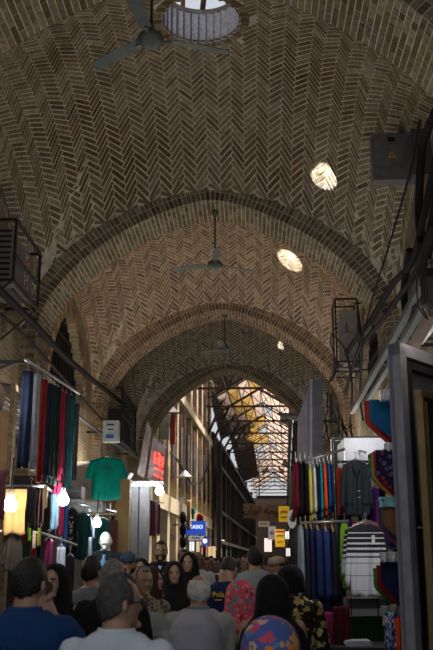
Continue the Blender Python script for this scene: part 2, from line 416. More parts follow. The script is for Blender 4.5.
# left cage with its unit
p = PX(15, 222, -3.0); q = PX(39, 252, -3.0); y0, y1 = p.y, q.y; z1 = (p.z+q.z)/2; z0 = z1-.82
t = thing('caged_air_conditioner', (-3.24, (y0+y1)/2, z0), 'dark steel wall cage with a grey unit and red sticker, high at left', 'air conditioner')
m = MB(); X0, X1 = -.24, .26; a, b = -(y1-y0)/2, (y1-y0)/2; H = z1-z0
for x in (X0, X1):
    for y in (a, b): m.beam((x,y,0), (x,y,H), .035)
    for z in (0, H*.42, H): m.beam((x,a,z), (x,b,z), .035)
for y in (a, b):
    for z in (0, H): m.beam((X0,y,z), (X1,y,z), .035)
m.beam((X1,a,-.0), (X0,a,-.45), .03); m.beam((X1,b,0), (X0,b,-.45), .03); m.beam((X0,a,-.45), (X0,b,-.45), .03); m.beam((X1,a,-.12), (X1,b,-.12), .02)
m.build('cage_frame', BLK, t)
GREYP = mat('grey_paint', (.16,.16,.165), .6, var=.2); m = MB(); m.box((-.02, .05, H*.48), (.4, b-a-.25, H*.8)); u = m.build('housing', GREYP, t)
m = MB()
for i in range(9): m.box((-.02, a+.165, H*.16+i*.075), (.36, .012, .03))
m.build('grille', BLK, u)
m = MB(); m.box((.185, b*.38, H*.5), (.006, .2, H*.6)); u2 = m.build('sticker', mat('white_sticker', (.45,.43,.42), .6), u)
m = MB()
for i in range(8): m.box((.19, b*.38+.03*math.sin(i*2), H*.26+i*.055), (.006, .12, .03), rx=.5)
m.build('red_marks', mat('red_print', (.45,.02,.02), .6), u2)
# right wall: control box, framed unit
t = thing('control_box', (1.90, 11.0, 6.42), 'flat grey metal control box with a yellow warning triangle, high on the right wall', 'electrical box')
m = MB(); m.box((0,0,.33), (.5,.22,.66)); m.build('body', mat('box_grey', (.12,.12,.125), .55, var=.2), t); m = MB(); m.box((0,-.115,.33), (.46,.012,.62)); dr = m.build('door', mat('box_grey_door', (.13,.13,.135), .55), t)
m = MB(); m.add([(-.06,-.125,.30),(.06,-.125,.30),(0,-.125,.40),(-.06,-.121,.30),(.06,-.121,.30),(0,-.121,.40)], [(0,1,2),(5,4,3),(0,3,4,1),(1,4,5,2),(2,5,3,0)]); w_ = m.build('warning_triangle', mat('warn_yellow', (.42,.30,.03), .6), dr)
m = MB(); m.box((0,-.127,.345), (.012,.004,.04), ry=.3); m.build('bolt_mark', BLK, w_)
m = MB(); m.box((.0,-.125,.56), (.1,.02,.06)); m.build('latch', BLK, dr)
m = MB(); m.beam((.2,0,.6), (.45,0,.6), .04); m.beam((.2,0,.1), (.45,0,.1), .04); m.build('bracket', BLK, t)
t = thing('second_control_box', (2.2, 10.6, 6.3), 'dark grey metal box beside the warning triangle box, behind black cables', 'electrical box')
m = MB(); m.box((0,0,.3), (.24,.3,.62)); m.build('body', mat('box_dark', (.07,.07,.075), .6), t); m = MB(); m.box((0,-.156,.3), (.2,.012,.56)); m.build('door', mat('box_dark2', (.09,.09,.095), .6), t)
A = PY(334, 302, 17); B = PY(359, 374, 17)
t = thing('framed_wall_unit', ((A.x+B.x)/2, 17, B.z), 'grey unit hung in a thin black frame on the right wall', 'air conditioner')
w, h = B.x-A.x, A.z-B.z; m = MB()
for x in (-w/2, w/2):
    for y in (-.2, .35): m.beam((x,y,0), (x,y,h), .03)
for z in (0, h*.14, h):
    for y in (-.2, .35): m.beam((-w/2,y,z), (w/2,y,z), .03)
    for x in (-w/2, w/2): m.beam((x,-.2,z), (x,.35,z), .03)
m.beam((w/2,.1,h), (w/2+.4,.1,h), .03); m.beam((w/2,.1,.1), (w/2+.4,.1,.1), .03); m.beam((-w/2,-.2,h*.62), (-w/2-.12,-.2,h*.45), .02); m.beam((-w/2-.12,-.2,h*.45), (-w/2,-.2,.1), .02)
m.build('frame', BLK, t); m = MB(); m.box((.04,.05,h*.52), (w*.78,.4,h*.68)); u = m.build('housing', mat('unit_grey', (.20,.20,.19), .6), t)
m = MB(); m.box((.0,-.155,h*.62), (.02,.012,h*.14)); m.box((0,-.155,h*.55), (.22,.012,.012)); m.build('vents', BLK, u)
m = MB(); m.box((0,.05,h*.08), (w*.9,.4,.04), rx=.2); m.build('tray', mat('tray_metal', (.22,.26,.30), .4, metal=.5), t)
# small meter box on the left
A = PY(105, 421, 17.4); B = PY(117, 442, 17.4)
t = thing('meter_box', ((A.x+B.x)/2, 17.4, B.z), 'small grey meter box with a blue label above the green t-shirt', 'electrical box')
w, h = B.x-A.x+.06, A.z-B.z; m = MB(); m.box((0,.05,h/2), (w,.22,h)); m.build('body', mat('meter_grey', (.26,.29,.30), .5), t)
m = MB(); m.box((-.01,-.065,h*.25), (w*.5,.01,h*.18)); m.build('blue_label', mat('blue_label', (.02,.08,.25), .5), t)
m = MB(); m.box((0,-.065,h*.8), (w*.5,.01,h*.07)); m.box((0,-.065,h*.58), (w*.4,.01,h*.05)); m.build('print', BLK, t)
m = MB(); m.beam((0,.1,h*.5), (-.5,.1,h*.5), .04); m.build('bracket', BLK, t)
# cables
CAB = mat('cable_rubber', (.012,.012,.014), .8, var=.3, scale=20, spec=.1); CABG = mat('cable_grey', (.035,.042,.05), .7)
def cable(pts, r, label, m_=CAB, group=None, sag=.0, cat='cable', name='cable'):
    pts = [Vector(p) for p in pts]; out = []
    for i in range(len(pts)-1):
        a, b = pts[i], pts[i+1]; a0 = pts[max(0, i-1)]; b1 = pts[min(len(pts)-1, i+2)]
        for k in range(6):
            t = k/6; out.append(.5*((2*a)+(b-a0)*t+(2*a0-5*a+4*b-b1)*t*t+(3*a-a0-3*b+b1)*t**3)-Vector((0,0,sag*math.sin(math.pi*t))))
    out.append(pts[-1]); m = MB(); m.tube(out, r, 8); o = m.build(name, m_, None, smooth=True); return tag(o, label, cat, group)
Lx = lambda l, X: [PX(a, b, X) for a, b in l]
cable(Lx([(-25,262),(0,290),(22,312),(40,330),(60,352),(76,366),(100,386),(124,404)], -3.12), .05, 'thick black cable bundle running down the left wall past the barred window')
cable(Lx([(-20,300),(10,322),(40,352),(70,385),(110,428),(140,458)], -3.15), .022, 'thin black cable below the thick bundle on the left wall')
cable(Lx([(0,385),(40,392),(60,402),(90,425),(125,450),(146,462)], -2.9), .03, 'dark conduit sloping along the left shop fronts above the green t-shirt', CABG)
cable(Lx([(50,290),(58,282),(66,284),(60,296),(56,306)], -3.3), .018, 'short curled black cable over the left arch pier')
cable([PX(438,150,1.95)]+Lx([(424,215),(412,262),(392,285),(372,318),(352,345),(330,382)], 1.9), .042, 'thick black cable sweeping down the right wall from the upper boxes')
cable([PX(440,170,1.95)]+Lx([(428,235),(414,275),(398,298),(378,325),(358,352),(345,395)], 1.86), .035, 'second black cable hanging just under the thick one on the right wall')
cable(Lx([(420,120),(412,165),(398,215),(386,255),(372,300),(362,340)], 1.8), .013, 'thin straight black wire crossing in front of the warning triangle box')
cable(Lx([(436,110),(424,140),(421,160),(419,215),(424,250)], 2.05), .05, 'bundle of black cables rising along the right wall beside the boxes')
cable(Lx([(410,250),(404,290),(408,318),(420,300),(428,262),(420,240)], 1.9), .045, 'hanging loop of black cables above the grey door panel')
cable(Lx([(433,225),(424,270),(416,310),(412,330)], 1.8), .05, 'thick drooping black cable right of the hanging loop')
cable(Lx([(333,335),(345,350),(352,385),(350,420),(352,436)], 1.75), .02, 'grey conduit running down from the framed unit on the right', CABG)
cable(Lx([(358,310),(362,350),(360,395),(363,420)], 1.8), .018, 'second grey conduit beside the framed unit on the right', CABG)
cable(Lx([(300,455),(310,447),(330,440),(352,425)], 1.3), .012, 'thin wire by the top of the right clothes rail')
m = MB()
for i in range(12):
    r_ = random.Random(i); a = PX(322+r_.uniform(0,24), 388+r_.uniform(0,40), 1.6); a.y = min(a.y, 19.5); b = a+Vector((r_.uniform(-.1,.25), r_.uniform(-.2,.2), -r_.uniform(.3,.9))); c = (a+b)/2+Vector((r_.uniform(-.2,.2), 0, -.15)); m.tube([a, c, b], .014, 6)
tag(m.build('wire_tangle', CAB), 'tangle of black wires under the framed unit on the right wall', 'wires', kind='stuff')
m = MB(); a = PX(412, 158, 2.1); m.beam(a, a+Vector((.35, 0, .0)), .05, .05); m.beam(a+Vector((0,0,-.06)), a+Vector((.35,0,-.06)), .03, .03); m.tube([a+Vector((-.03,0,0)), a+Vector((-.05,0,-.03)), a+Vector((-.03,0,-.06))], .01, 6)
tag(m.build('cable_bracket', mat('bracket_steel', (.14,.15,.17), .4, metal=.6)), 'small steel cable bracket on the right wall above the warning triangle box', 'bracket')
# sloping steel canopy frame and window on the right
STL = mat('painted_steel', (.06,.075,.085), .5, metal=.3)
t = thing('sloping_canopy', (0,0,0), 'sloping grey steel beams of a canopy frame above the grey door panel', 'canopy frame')
for l, w in (([(433,262),(402,322),(352,412)], .07), ([(433,285),(412,326),(365,405)], .06), ([(433,312),(420,335),(405,362)], .09)):
    m = MB(); P = Lx(l, 1.75)
    for a, b in zip(P, P[1:]): m.beam(a, b, w, w)
    m.build('beam', STL if w != .09 else mat('rust_beam', (.16,.12,.09), .8), t)
m = MB(); a = PX(408, 300, 1.75)
for k in range(3):
    a = PX(405-k*14, 315+k*24, 1.75); m.beam(a, a+Vector((.6,0,0)), .04)
m.build('bracket', STL, t)
a = PX(432, 318, 2.0); b = PX(416, 345, 2.0)
t = thing('wall_panel', (2.05, (a.y+b.y)/2, b.z), 'pale grey board set beneath the canopy beams at the right edge', 'board')
m = MB(); m.box((0,0,(a.z-b.z)/2), (.05, abs(a.y-b.y)+.5, a.z-b.z)); m.build('sheet', mat('pale_board', (.42,.46,.48), .5), t)
m = MB(); m.beam((0,-.6,0), (.27,-.6,0), .04); m.beam((0,.5,0), (.27,.5,0), .04); m.build('bracket', BLK, t)
# lantern-like black speaker at the right edge
t = thing('cage_lamp', PX(431, 290, 1.7), 'black wire cage lamp housing hanging at the right edge', 'lamp')
m = MB(); m.lathe((0,0,-.2), [(.05,0),(.09,.05),(.1,.3),(.05,.4)], 12); m.build('housing', BLK, t); m = MB()
for k in range(6):
    c, s_ = .13*math.cos(k*1.047), .13*math.sin(k*1.047); m.tube([(c*.5,s_*.5,-.27), (c,s_,-.15), (c,s_,.15), (c*.4,s_*.4,.25)], .008, 5)
m.tube([(0,0,.25), (.3,0,.5), (.6,.05,.5)], .012, 6); m.build('guard', BLK, t)

t = thing('window_cage', (-3.28, 22.2, 4.35), 'black iron cage balcony on the left wall just before the passage mouth', 'iron cage')
m = MB()
for y in (-1.3, 1.3):
    for z in (0, 1.25): m.beam((-.2,y,z), (.3,y,z), .04)
    m.beam((.3,y,0), (.3,y,1.25), .04)
for z in (0, .62, 1.25): m.beam((.3,-1.3,z), (.3,1.3,z), .04)
m.build('cage_frame', BLK, t); m = MB()
for i in range(1, 12): m.beam((.3,-1.3+2.6*i/12,0), (.3,-1.3+2.6*i/12,1.25), .02)
m.build('bars', BLK, t); m = MB(); m.box((.05,0,.45), (.35,1.6,.8)); m.build('dark_housing', mat('housing_dark', (.03,.03,.032), .7), t)
# ------------------------------------------------------------------ clothes and stall goods
def slab(mb, Lf, Rf, zf, t, nu=10, nv=14, rip=.25, ph=0, fold=5, cx=0):
    g = []
    for j in range(nv+1):
        v = j/nv; l, r = Lf(v), Rf(v); row = []
        for i in range(nu+1):
            u = i/nu; x = l+(r-l)*u; e = math.sqrt(max(0, 1-(2*u-1)**2))
            w = rip*t*math.sin(u*fold*math.pi+ph+v*1.5)*(.3+v)
            row.append((x, e, w, zf(v, u)))
        g.append(row)
    o = len(mb.v); n = nu+1
    for sg in (-1, 1):
        for row in g:
            for x, e, w, z in row: mb.v.append((cx+x, sg*t*.5*(.12+.88*e)+w, z))
    K = (nv+1)*n
    def q(*f): mb.f.append([o+i for i in f]); mb.mi.append(mb.m); mb.c.append(mb.col)
    for j in range(nv):
        for i in range(nu):
            a = j*n+i; q(a, a+n, a+n+1, a+1); q(K+a, K+a+1, K+a+n+1, K+a+n)
        a = j*n; q(a, K+a, K+a+n, a+n); a = j*n+nu; q(a, a+n, K+a+n, K+a)
    for i in range(nu):
        q(i, i+1, K+i+1, K+i); a = nv*n+i; q(a, K+a, K+a+1, a+1)
HMET = mat('hanger_wire', (.35,.36,.38), .35, metal=.8, var=.1); HWOOD = mat('hanger_wood', (.42,.25,.11), .6); HPL = mat('hanger_white', (.6,.6,.6), .5)
def garment(kind, w, h, m_, label, cat, loc, rz=0, t=.05, group=None, name=None, hang=HMET, ph=None, sleeve=None):
    mb = MB(); ph = random.random()*6 if ph is None else ph
    if kind in ('tee', 'sweater', 'coat'):
        bw = w*(.70 if kind == 'tee' else .72)
        f = lambda v: bw/2*(.32+.68*min(1, v/.07)**.7) if v < .07 else bw/2*(1+.05*v)
        slab(mb, lambda v: -f(v), f, lambda v, u: -h*v+(.02*h if abs(u-.5) > .2 else 0), t, 12, 16, ph=ph)
        L = .46 if kind == 'tee' else .82
        for s in (-1, 1):
            x0 = s*bw/2*.9; x1 = s*(w/2-(.07*w if kind != 'tee' else .06*w)); sw = w*(.17 if kind == 'tee' else .13)
            def cx_(v, x0=x0, x1=x1): return x0+(x1-x0)*min(1, v*1.15)**.7
            slab(mb, lambda v, s=s, c=cx_: c(v)-sw/2, lambda v, c=cx_: c(v)+sw/2*(1 if kind == 'tee' else .85), lambda v, u: -h*(.045+L*v), t*.8, 6, 8, ph=ph+2)
    elif kind == 'trousers':
        slab(mb, lambda v: -w/2*(1-.12*v), lambda v: w/2*(1-.12*v), lambda v, u: -h*v, t, 8, 14, ph=ph, fold=3)
        slab(mb, lambda v: -w/2*.8, lambda v: w/2*.9, lambda v, u: -h*.93*v, t*.6, 6, 10, ph=ph+2, fold=3, cx=.012)
    elif kind == 'cloth':
        slab(mb, lambda v: -w/2*(1+.05*math.sin(v*5+ph)), lambda v: w/2*(1+.04*math.sin(v*7+ph)), lambda v, u: -h*v*(1+.03*math.sin(u*9+ph)), t, 12, 12, ph=ph, rip=.45)
    elif kind == 'kerchief':     # folded square hung by its top edge, its free corner rounded off
        def Lf(v): return -w/2+(w*.62*max(0, (v-.52)/.48)**1.3)
        slab(mb, Lf, lambda v: w/2*(1-.02*v), lambda v, u: -h*v, t, 12, 16, ph=ph, rip=.3, fold=4)
    if kind in ('kerchief', 'cloth'):
        o = mb.build(name or cat.replace(' ', '_'), m_, None, smooth=True); o.location = loc; o.rotation_euler.z = rz
        return tag(o, label, cat, group)
    o = thing(name or cat.replace(' ', '_'), loc, label, cat, group, rz)
    mb.build('fabric', m_, o, smooth=True)
    if hang:
        hb = MB(); ww = w*.3 if kind != 'trousers' else w*.45
        hb.tube([(-ww, 0, -.012), (0, 0, .03), (ww, 0, -.012)], .009, 6); hb.tube([(0,0,.03), (0,0,.07), (.015,0,.09), (.0,0,.105), (-.015,0,.09)], .004, 6); hb.build('hanger', hang, o)
    return o
def gpx(kind, x0, x1, y0, y1, d, m_, label, cat, **k):      # a garment facing the passage that spans these sight lines at distance d
    a = PY((x0+x1)/2, y0, d); b = PY((x0+x1)/2, y1, d); w = abs(PY(x1, y0, d).x-PY(x0, y0, d).x)
    return garment(kind, w, a.z-b.z, m_, label, cat, a, **k)
def side(x0, x1, y0, y1, d, m_, label, cat, kind='sweater', W=.5, **k):     # the same seen edge-on: its width runs along the passage
    a = PY((x0+x1)/2, y0, d); b = PY((x0+x1)/2, y1, d); w = abs(PY(x1, y0, d).x-PY(x0, y0, d).x)
    return garment(kind, W, a.z-b.z, m_, label, cat, a, rz=math.pi/2, t=w, **k)
def rail(name, pts, label, r=.014, m_=None, cat='clothes rail', group=None):
    m = MB(); m.tube(pts, r, 8); return tag(m.build(name, m_ or HMET, None, smooth=True), label, cat, group)
dl = lambda px, X=-2.15: -X*880/(250-px)
C = cloth
navy = C((.010,.016,.04)); black = C((.008,.008,.010)); char = C((.03,.03,.034)); maroon = C((.13,.008,.02)); red = C((.32,.02,.015)); teal = C((.01,.085,.10)); dgreen = C((.008,.05,.045))
green = C((.0,.19,.13)); lgrey = C((.30,.33,.38)); white = C((.62,.62,.64)); beige = C((.55,.42,.24)); blueJ = C((.03,.10,.18)); purple = C((.09,.02,.22)); yellow = C((.62,.55,.10)); cyan = C((.01,.33,.42)); orange = C((.65,.07,.02)); blue = C((.01,.08,.28)); brown = C((.12,.07,.04)); lime = C((.20,.42,.03)); crimson = C((.30,.015,.05))
# -- left: trousers on the long rail
G = 'trousers hung along the upper left rail'
spec = [(22,33,372,468,7.7,navy,'wide navy trousers, nearest the camera on the upper left rail'), (34.5,40,375,470,7.95,lgrey,'pale grey trousers between the navy and the red pair on the left rail'),
 (40.5,47,380,482,8.25,C((.17,.015,.012)),'brick red trousers on the upper left rail'), (47.5,52,384,482,8.55,navy,'slim navy trousers just behind the red pair'),
 (53,56,386,484,8.85,C((.012,.03,.03)),'thin dark slate trousers on the left rail behind the slim navy pair'), (56.5,60.5,388,486,9.15,C((.008,.018,.014)),'black green trousers on the left rail before the crimson pair'),
 (61,64.5,392,480,9.4,crimson,'crimson trousers on the upper left rail'), (65,68,394,488,9.7,C((.05,.02,.03)),'narrow dark plum trousers between crimson and teal pairs'), (67.5,74,396,488,9.95,teal,'teal trousers near the far end of the left rail'), (74.5,79,404,480,10.3,C((.06,.065,.07)),'charcoal grey trousers at the far end of the left rail')]
for x0,x1,y0,y1,d,m_,lb in spec: gpx('trousers', x0,x1,y0,y1,d,m_,lb,'trousers',t=.10,group=G)
a = PY(25,371,7.4); b = PY(79,402,10.6); a.z += .1; b.z += .1
rail('clothes_rail', [a, b], 'long metal rail carrying the trousers at upper left')
t = thing('rail_bracket', (a.x,a.y+.1,a.z), 'black steel arm holding the upper left trouser rail to the wall', 'bracket'); m = MB()
m.beam((0,0,0), (-1.45,0,.0), .03); m.beam((-.1,0,0), (-1.45,0,-.5), .025); m.build('arm', BLK, t)
a = PX(0,345,-2.4)
# rolled shutter at the left edge
p = PX(-6,405,-2.75); q = PX(20,398,-2.75)
t = thing('roller_shutter', (-3.0, 10.9, 3.4), 'rolled corrugated shutter housing at the left edge behind the navy trousers', 'shutter')
m = MB(); n = 22; rs = []
for yy in (-1.0, 1.0):
    rs.append([(.26*math.cos(k*2*math.pi/64)*(1+.04*(k % 2)), yy, .26*math.sin(k*2*math.pi/64)*(1+.04*(k % 2))) for k in range(64)])
m.rings(rs); m.build('roll', mat('shutter_metal', (.13,.10,.08), .5, metal=.4, var=.5), t)
m = MB(); m.box((-.2,-1.0,0), (.5,.04,.6)); m.box((-.2,1.0,0), (.55,.04,.6)); m.build('end_plate', mat('rusty', (.20,.13,.07), .8), t)
# timber uprights and stall frames on the left
TIM = mat('pale_timber', (.32,.22,.12), .7, var=.35, scale=4); OCH = mat('ochre_board', (.42,.29,.12), .6, var=.2, scale=3)
def post(x0, x1, y0, y1, d, m_, label, name='post', cat='post', dep=.12):
    a = PY(x0, y0, d); b = PY(x1, y0, d); zb = max(0, PY(x0, y1, d).z) if y1 < 640 else 0; m = MB(); w = b.x-a.x
    m.box(((a.x+b.x)/2, d, (a.z+zb)/2), (w, dep, a.z-zb)); return tag(m.build(name, m_), label, cat)
post(2, 12, 412, 660, 9.4, TIM, 'pale timber upright behind the beige cloth at far left', 'timber_post')
post(12.5, 17, 385, 660, 9.3, mat('rough_stone_post', (.2,.15,.1), .9, var=.6, scale=20), 'rough brown upright beside the pale timber one at far left', 'stone_post')
post(117, 131, 480, 660, 15.2, OCH, 'ochre painted board partition left of the grey shop shutter', 'partition_board', 'board', .3)
post(111, 117, 520, 660, 14.9, mat('red_brown_board', (.16,.06,.04), .6), 'red brown upright board beside the ochre partition', 'upright_board', 'board', .2)
post(60, 112, 462, 660, 15.8, mat('pale_tiles', (.30,.29,.27), .5, var=.2), 'pale tiled back panel behind the dark shirts at left', 'back_panel', 'panel', .08)
post(-30, 58, 476, 660, 11.8, mat('dark_back', (.045,.035,.03), .9), 'dark back board of the left clothes stall', 'stall_backboard', 'board', .06)
# lit beige cloth and second tier
Y = lambda px: dl(px)
gpx('cloth', 4,27,489,534,8.6,beige,'beige cloth sheet glowing behind the warm bulb at left','cloth',t=.03)
gpx('coat', 25,37,488,536,9.0,C((.045,.045,.05)),'dark grey jacket hanging right of the beige cloth','jacket')
gpx('coat', 33,45,487,532,9.35,C((.05,.025,.02)),'dark brown jacket with open front, hung under the red trousers','jacket')
gpx('cloth', 43.5,48,486,508,9.1,C((.5,.42,.3)),'small cream tie-shaped cloth hanging under the navy trousers','cloth',t=.02)
gpx('coat', 44,52,498,533,9.9,C((.10,.07,.035)),'olive brown jacket below the small cream cloth','jacket')
gpx('trousers', 50,59,494,530,9.6,C((.10,.17,.22)),'faded blue jeans beside the white bulb','jeans',t=.06)
gpx('cloth', 53,62,483,494,9.5,crimson,'crumpled crimson scarf hooked above the faded jeans','scarf',t=.06)
gpx('trousers', 58,63.5,504,536,10.0,C((.22,.01,.03)),'dark red trousers hanging under the white bulb','trousers',t=.06)
gpx('trousers', 63.5,68,502,552,10.2,C((.02,.05,.16)),'royal blue trousers left of the lettered sweatshirt','trousers',t=.06)
sw = gpx('sweater', 66,79,509,558,10.9,black,'black sweatshirt with white lettering down its sleeve','sweatshirt',t=.08)
m = MB(); r_ = random.Random(4)
for i in range(9):
    z = -.10-.045*i; k = i % 4
    pts = {0:[(-.02,z),(.02,z)],1:[(-.02,z),(-.02,z-.03),(.02,z-.03),(.02,z)],2:[(-.02,z),(.02,z-.015),(-.02,z-.03)],3:[(0,z),(.02,z-.01),(0,z-.03),(-.02,z-.01)]}[k]
    for a, b in zip(pts, pts[1:]): m.beam((a[0],-.052,a[1]), (b[0],-.052,b[1]), .006, .006)
m.build('white_lettering', mat('white_print', (.5,.48,.42), .7), sw)
gpx('tee', 74,92,514,560,11.6,dgreen,'dark green shirt on a black hanger beside the lettered sweatshirt','shirt',t=.09)
gpx('tee', 83,95,517,560,12.2,C((.22,.23,.28)),'pale grey shirt showing behind the dark green one','shirt',t=.07)
gpx('sweater', 91,112,519,556,13.6,C((.01,.07,.07)),'dark teal sweater behind the small hanging bulb','sweater',t=.08)
g = gpx('tee', 87,127,458,500,12.4,green,'bright green t-shirt with small dark lettering, high on the left','t-shirt',t=.07,hang=HMET)
m = MB()
script_strokes(m, .10, .018, 5, .0035); o = m.build('dark_lettering', BLK, g); o.location = (.0,-.042,-.12)
m = MB(); script_strokes(m, .13, .016, 6, .0035); o = m.build('dark_lettering', BLK, g); o.location = (.005,-.043,-.155)
# third tier
for x0,x1,y0,y1,d,m_,lb,ct,kd in [(3,24,534,572,8.7,C((.05,.052,.06)),'charcoal coat hanging low under the beige cloth','coat','coat'), (24,31,534,570,8.9,C((.02,.03,.02)),'black shirt low on the left rail beside the charcoal coat','shirt','trousers'),
 (31,36,536,572,9.1,red,'bright red trousers on the low left rail','trousers','trousers'), (36.5,43,534,576,9.3,black,'black trousers between the bright red and maroon ones, low left','trousers','trousers'), (44,53,540,578,9.5,C((.15,.02,.06)),'maroon trousers on the low left rail','trousers','trousers'),
 (57,65,547,596,9.7,C((.45,.47,.55)),'pale lilac trousers hanging beside the veiled woman at left','trousers','trousers'), (66,74,556,600,10.1,black,'black trousers right of the pale lilac pair','trousers','trousers'), (-6,6,470,520,7.9,C((.10,.03,.05)),'dark patterned cloth at the far left edge','cloth','cloth')]:
    gpx(kd, x0,x1,y0,y1,d,m_,lb,ct,t=.06)
for k in range(7):
    gpx('cloth', 8+5*k, 11+5*k, 528+(k%2)*3, 540+(k*7%9), 8.75, [lime, white, C((.3,.35,.05)), red][k % 4], 'small coloured tag or sock dangling from the low left rail', 'tag', t=.03, group='coloured tags on the low left rail', name='hanging_tag')
rail('low_rail', [PY(0,486,8.75), PY(45,486,9.2), PY(64,500,10.0)], 'metal rail above the brown and grey jackets on the left')
rail('lowest_rail', [PY(-4,531,8.6), PY(42,533,9.2), PY(76,545,10.4)], 'lowest metal rail on the left, holding red and maroon trousers')
rail('shirt_rail', [PY(62,500,10.6), PY(96,507,12.6), PY(116,512,14.4)], 'metal rail holding the lettered sweatshirt and dark green shirt')
for i, (x0, x1, y0, y1, d) in enumerate([(70,84,500,513,12.9),(84,104,501,513,13.1),(66,83,487,499,13.1)]):
    a = PY(x0,y0,d); b = PY(x1,y1,d); t = thing('cardboard_box', ((a.x+b.x)/2,d,b.z), ['small white box stacked at the left under the grey trousers','long white box under the green t-shirt','grey flattened box leaning above the white boxes'][i], 'box')
    m = MB(); m.box((0,0,(a.z-b.z)/2), (b.x-a.x,.3,a.z-b.z)); m.build('carton', [mat('white_card',(.5,.5,.5),.7), mat('white_card2',(.48,.48,.46),.7), mat('grey_card',(.16,.16,.17),.7)][i], t); m = MB(); m.box((0,-.153,(a.z-b.z)*.6), (b.x-a.x,.004,.01)); m.build('tape', mat('tape',(.3,.28,.25),.4), t)
m = MB(); a = PY(60,513.5,13.1); b = PY(116,513.5,13.1); m.box(((a.x+b.x)/2,13.1,a.z-.02), (b.x-a.x,.4,.03)); m.box(((a.x+b.x)/2,13.1,PY(60,499.5,13.1).z-.02), (b.x-a.x,.4,.03)); tag(m.build('wall_shelf', TIM), 'shallow shelf carrying the white boxes under the green t-shirt', 'shelf')
# shopfront with lit canopy
GM = mat('grey_shutter', (.16,.16,.175), .5, metal=.2)
for x0,x1,lb in ((131,139,'grey shutter post nearest the ochre partition'),(140.5,150,'second grey shutter post, left of the lit clothes rack')): post(x0,x1,484,660,17.3,GM,lb,'shutter_post','post',.15)
t = thing('shop_canopy', PY(146,483,17.2), 'white lit shop canopy under the red sign', 'canopy'); m = MB(); m.box((0,.25,0), (.68,.75,.05)); m.box((-.34,-.1,.05), (.05,.1,.3), ry=.6); m.build('panel', mat('canopy_white', (.6,.62,.65), .4), t)
m = MB(); m.box((.0,-.1,-.04), (.55,.05,.03)); m.build('tube_lamp', emit_mat('tube_glow', (.85,.93,1), 14), t)
t = thing('leaning_board', PY(143,480,17.15), 'tall weathered grey board leaning beside the red sign', 'board'); m = MB(); a = PY(143,482,17.15)
q1, q2, q3, q4 = [PY(*s, 17.15)-a for s in ((137,474),(144,478),(152,428),(147,421))]
m.add([q1,q2,q3,q4]+[q+Vector((0,.08,0)) for q in (q1,q2,q3,q4)], [(0,1,2,3),(7,6,5,4),(0,4,5,1),(1,5,6,2),(2,6,7,3),(3,7,4,0)]); t.location = a; recalc(m.build('sheet', mat('weathered', (.19,.155,.15), .8, var=.4), t))
a = PY(150,476,17.4); t = thing('shop_sign', a, 'angular grey shop sign with glowing red lettering above the lit canopy', 'sign')
qs = [PY(*s, 17.4)-a for s in ((147,478),(163,484),(166,448),(153,436))]
m = MB(); m.add(qs+[q+Vector((0,.3,0)) for q in qs], [(0,1,2,3),(7,6,5,4),(0,4,5,1),(1,5,6,2),(2,6,7,3),(3,7,4,0)]); recalc(m.build('sign_box', mat('sign_grey', (.22,.21,.23), .5), t))
RL = emit_mat('red_neon', (1,.05,.03), 3.0); m = MB()
for pts in ([(155,452),(155,462),(157,463)], [(158,453),(160,455),(159,464),(162,466)], [(162,457),(163,464),(160,468)], [(155,468),(160,470),(163,472)], [(157,458),(161,459)]):
    m.tube([PY(x,y,17.33)-a for x,y in pts], .02, 6)
m.tube([PY(154,474,17.33)-a, PY(163,479,17.33)-a], .018, 6); m.build('red_lettering', RL, t)
# lit rack inside that shop
for k, (x0,x1,m_,lb) in enumerate([(144,150,teal,'teal shirt at the near end of the lit rack under the red sign'),(150,152.5,C((.05,.02,.03)),'dark plum shirt on the lit rack'),(152.5,155,maroon,'maroon shirt on the lit rack under the canopy'),(155,157.5,C((.2,.2,.24)),'grey shirt on the lit rack between two maroon ones'),(157.5,160,C((.18,.03,.05)),'wine red shirt at the far end of the lit rack')]):
    gpx('trousers' if k else 'coat', x0, x1, 500+k*1.2, 536, 18.1+k*.25, m_, lb, 'shirt', t=.1)
rail('lit_rail', [PY(142,498,17.9), PY(163,503,19.3)], 'white metal rail in the lit shop under the red sign', m_=HPL)
post(147,149.5,484,660,17.6,mat('white_pole',(.6,.62,.66),.4),'white upright pole behind the canopy bulb','white_pole','pole',.05)
# bulbs
def bulb(px, py, d, r, col, s, label, drop=.3):
    p = PY(px, py, d); t = thing('light_bulb', p, label, 'light bulb'); m = MB()
    m.lathe((0,0,0), [(.004,-r),(r*.6,-r*.85),(r,-r*.25),(r*.95,r*.3),(r*.6,r*.95),(r*.38,r*1.4)], 20); m.build('glass', emit_mat('bulb_glow', col, s), t, smooth=True)
    m = MB(); m.lathe((0,0,r*1.35), [(r*.42,0),(r*.42,r*.7),(r*.15,r*.9)], 14); m.build('socket', HPL, t)
    m = MB(); m.tube([(0,0,r*2.1), (.01,0,r*2.1+drop)], .006, 6); m.build('cord', CAB, t)
bulb(10,505,8.2,.062,(1,.74,.42),110,'large warm light bulb hanging before the beige cloth at far left')
bulb(63,500,9.3,.058,(.9,.95,1),150,'bright white light bulb hanging among the clothes at left',.5)
bulb(97,523,12.0,.055,(.85,.95,1),95,'small white bulb hanging before the dark teal sweater')
bulb(159.5,491,16.6,.075,(.9,.97,1),150,'white bulb hanging under the lit canopy and red sign')
# mannequin
mp = PY(106,531,12.3); t = thing('mannequin', (mp.x,12.3,.0), 'white male mannequin in a black jacket and blue shirt, left of the bearded man', 'mannequin')
MANN = t; MANZ = mp.z
m = MB(); m.lathe((0,0,0), [(.22,0),(.22,.03),(.03,.05),(.03,1.05)], 20); m.build('stand', HMET, t)
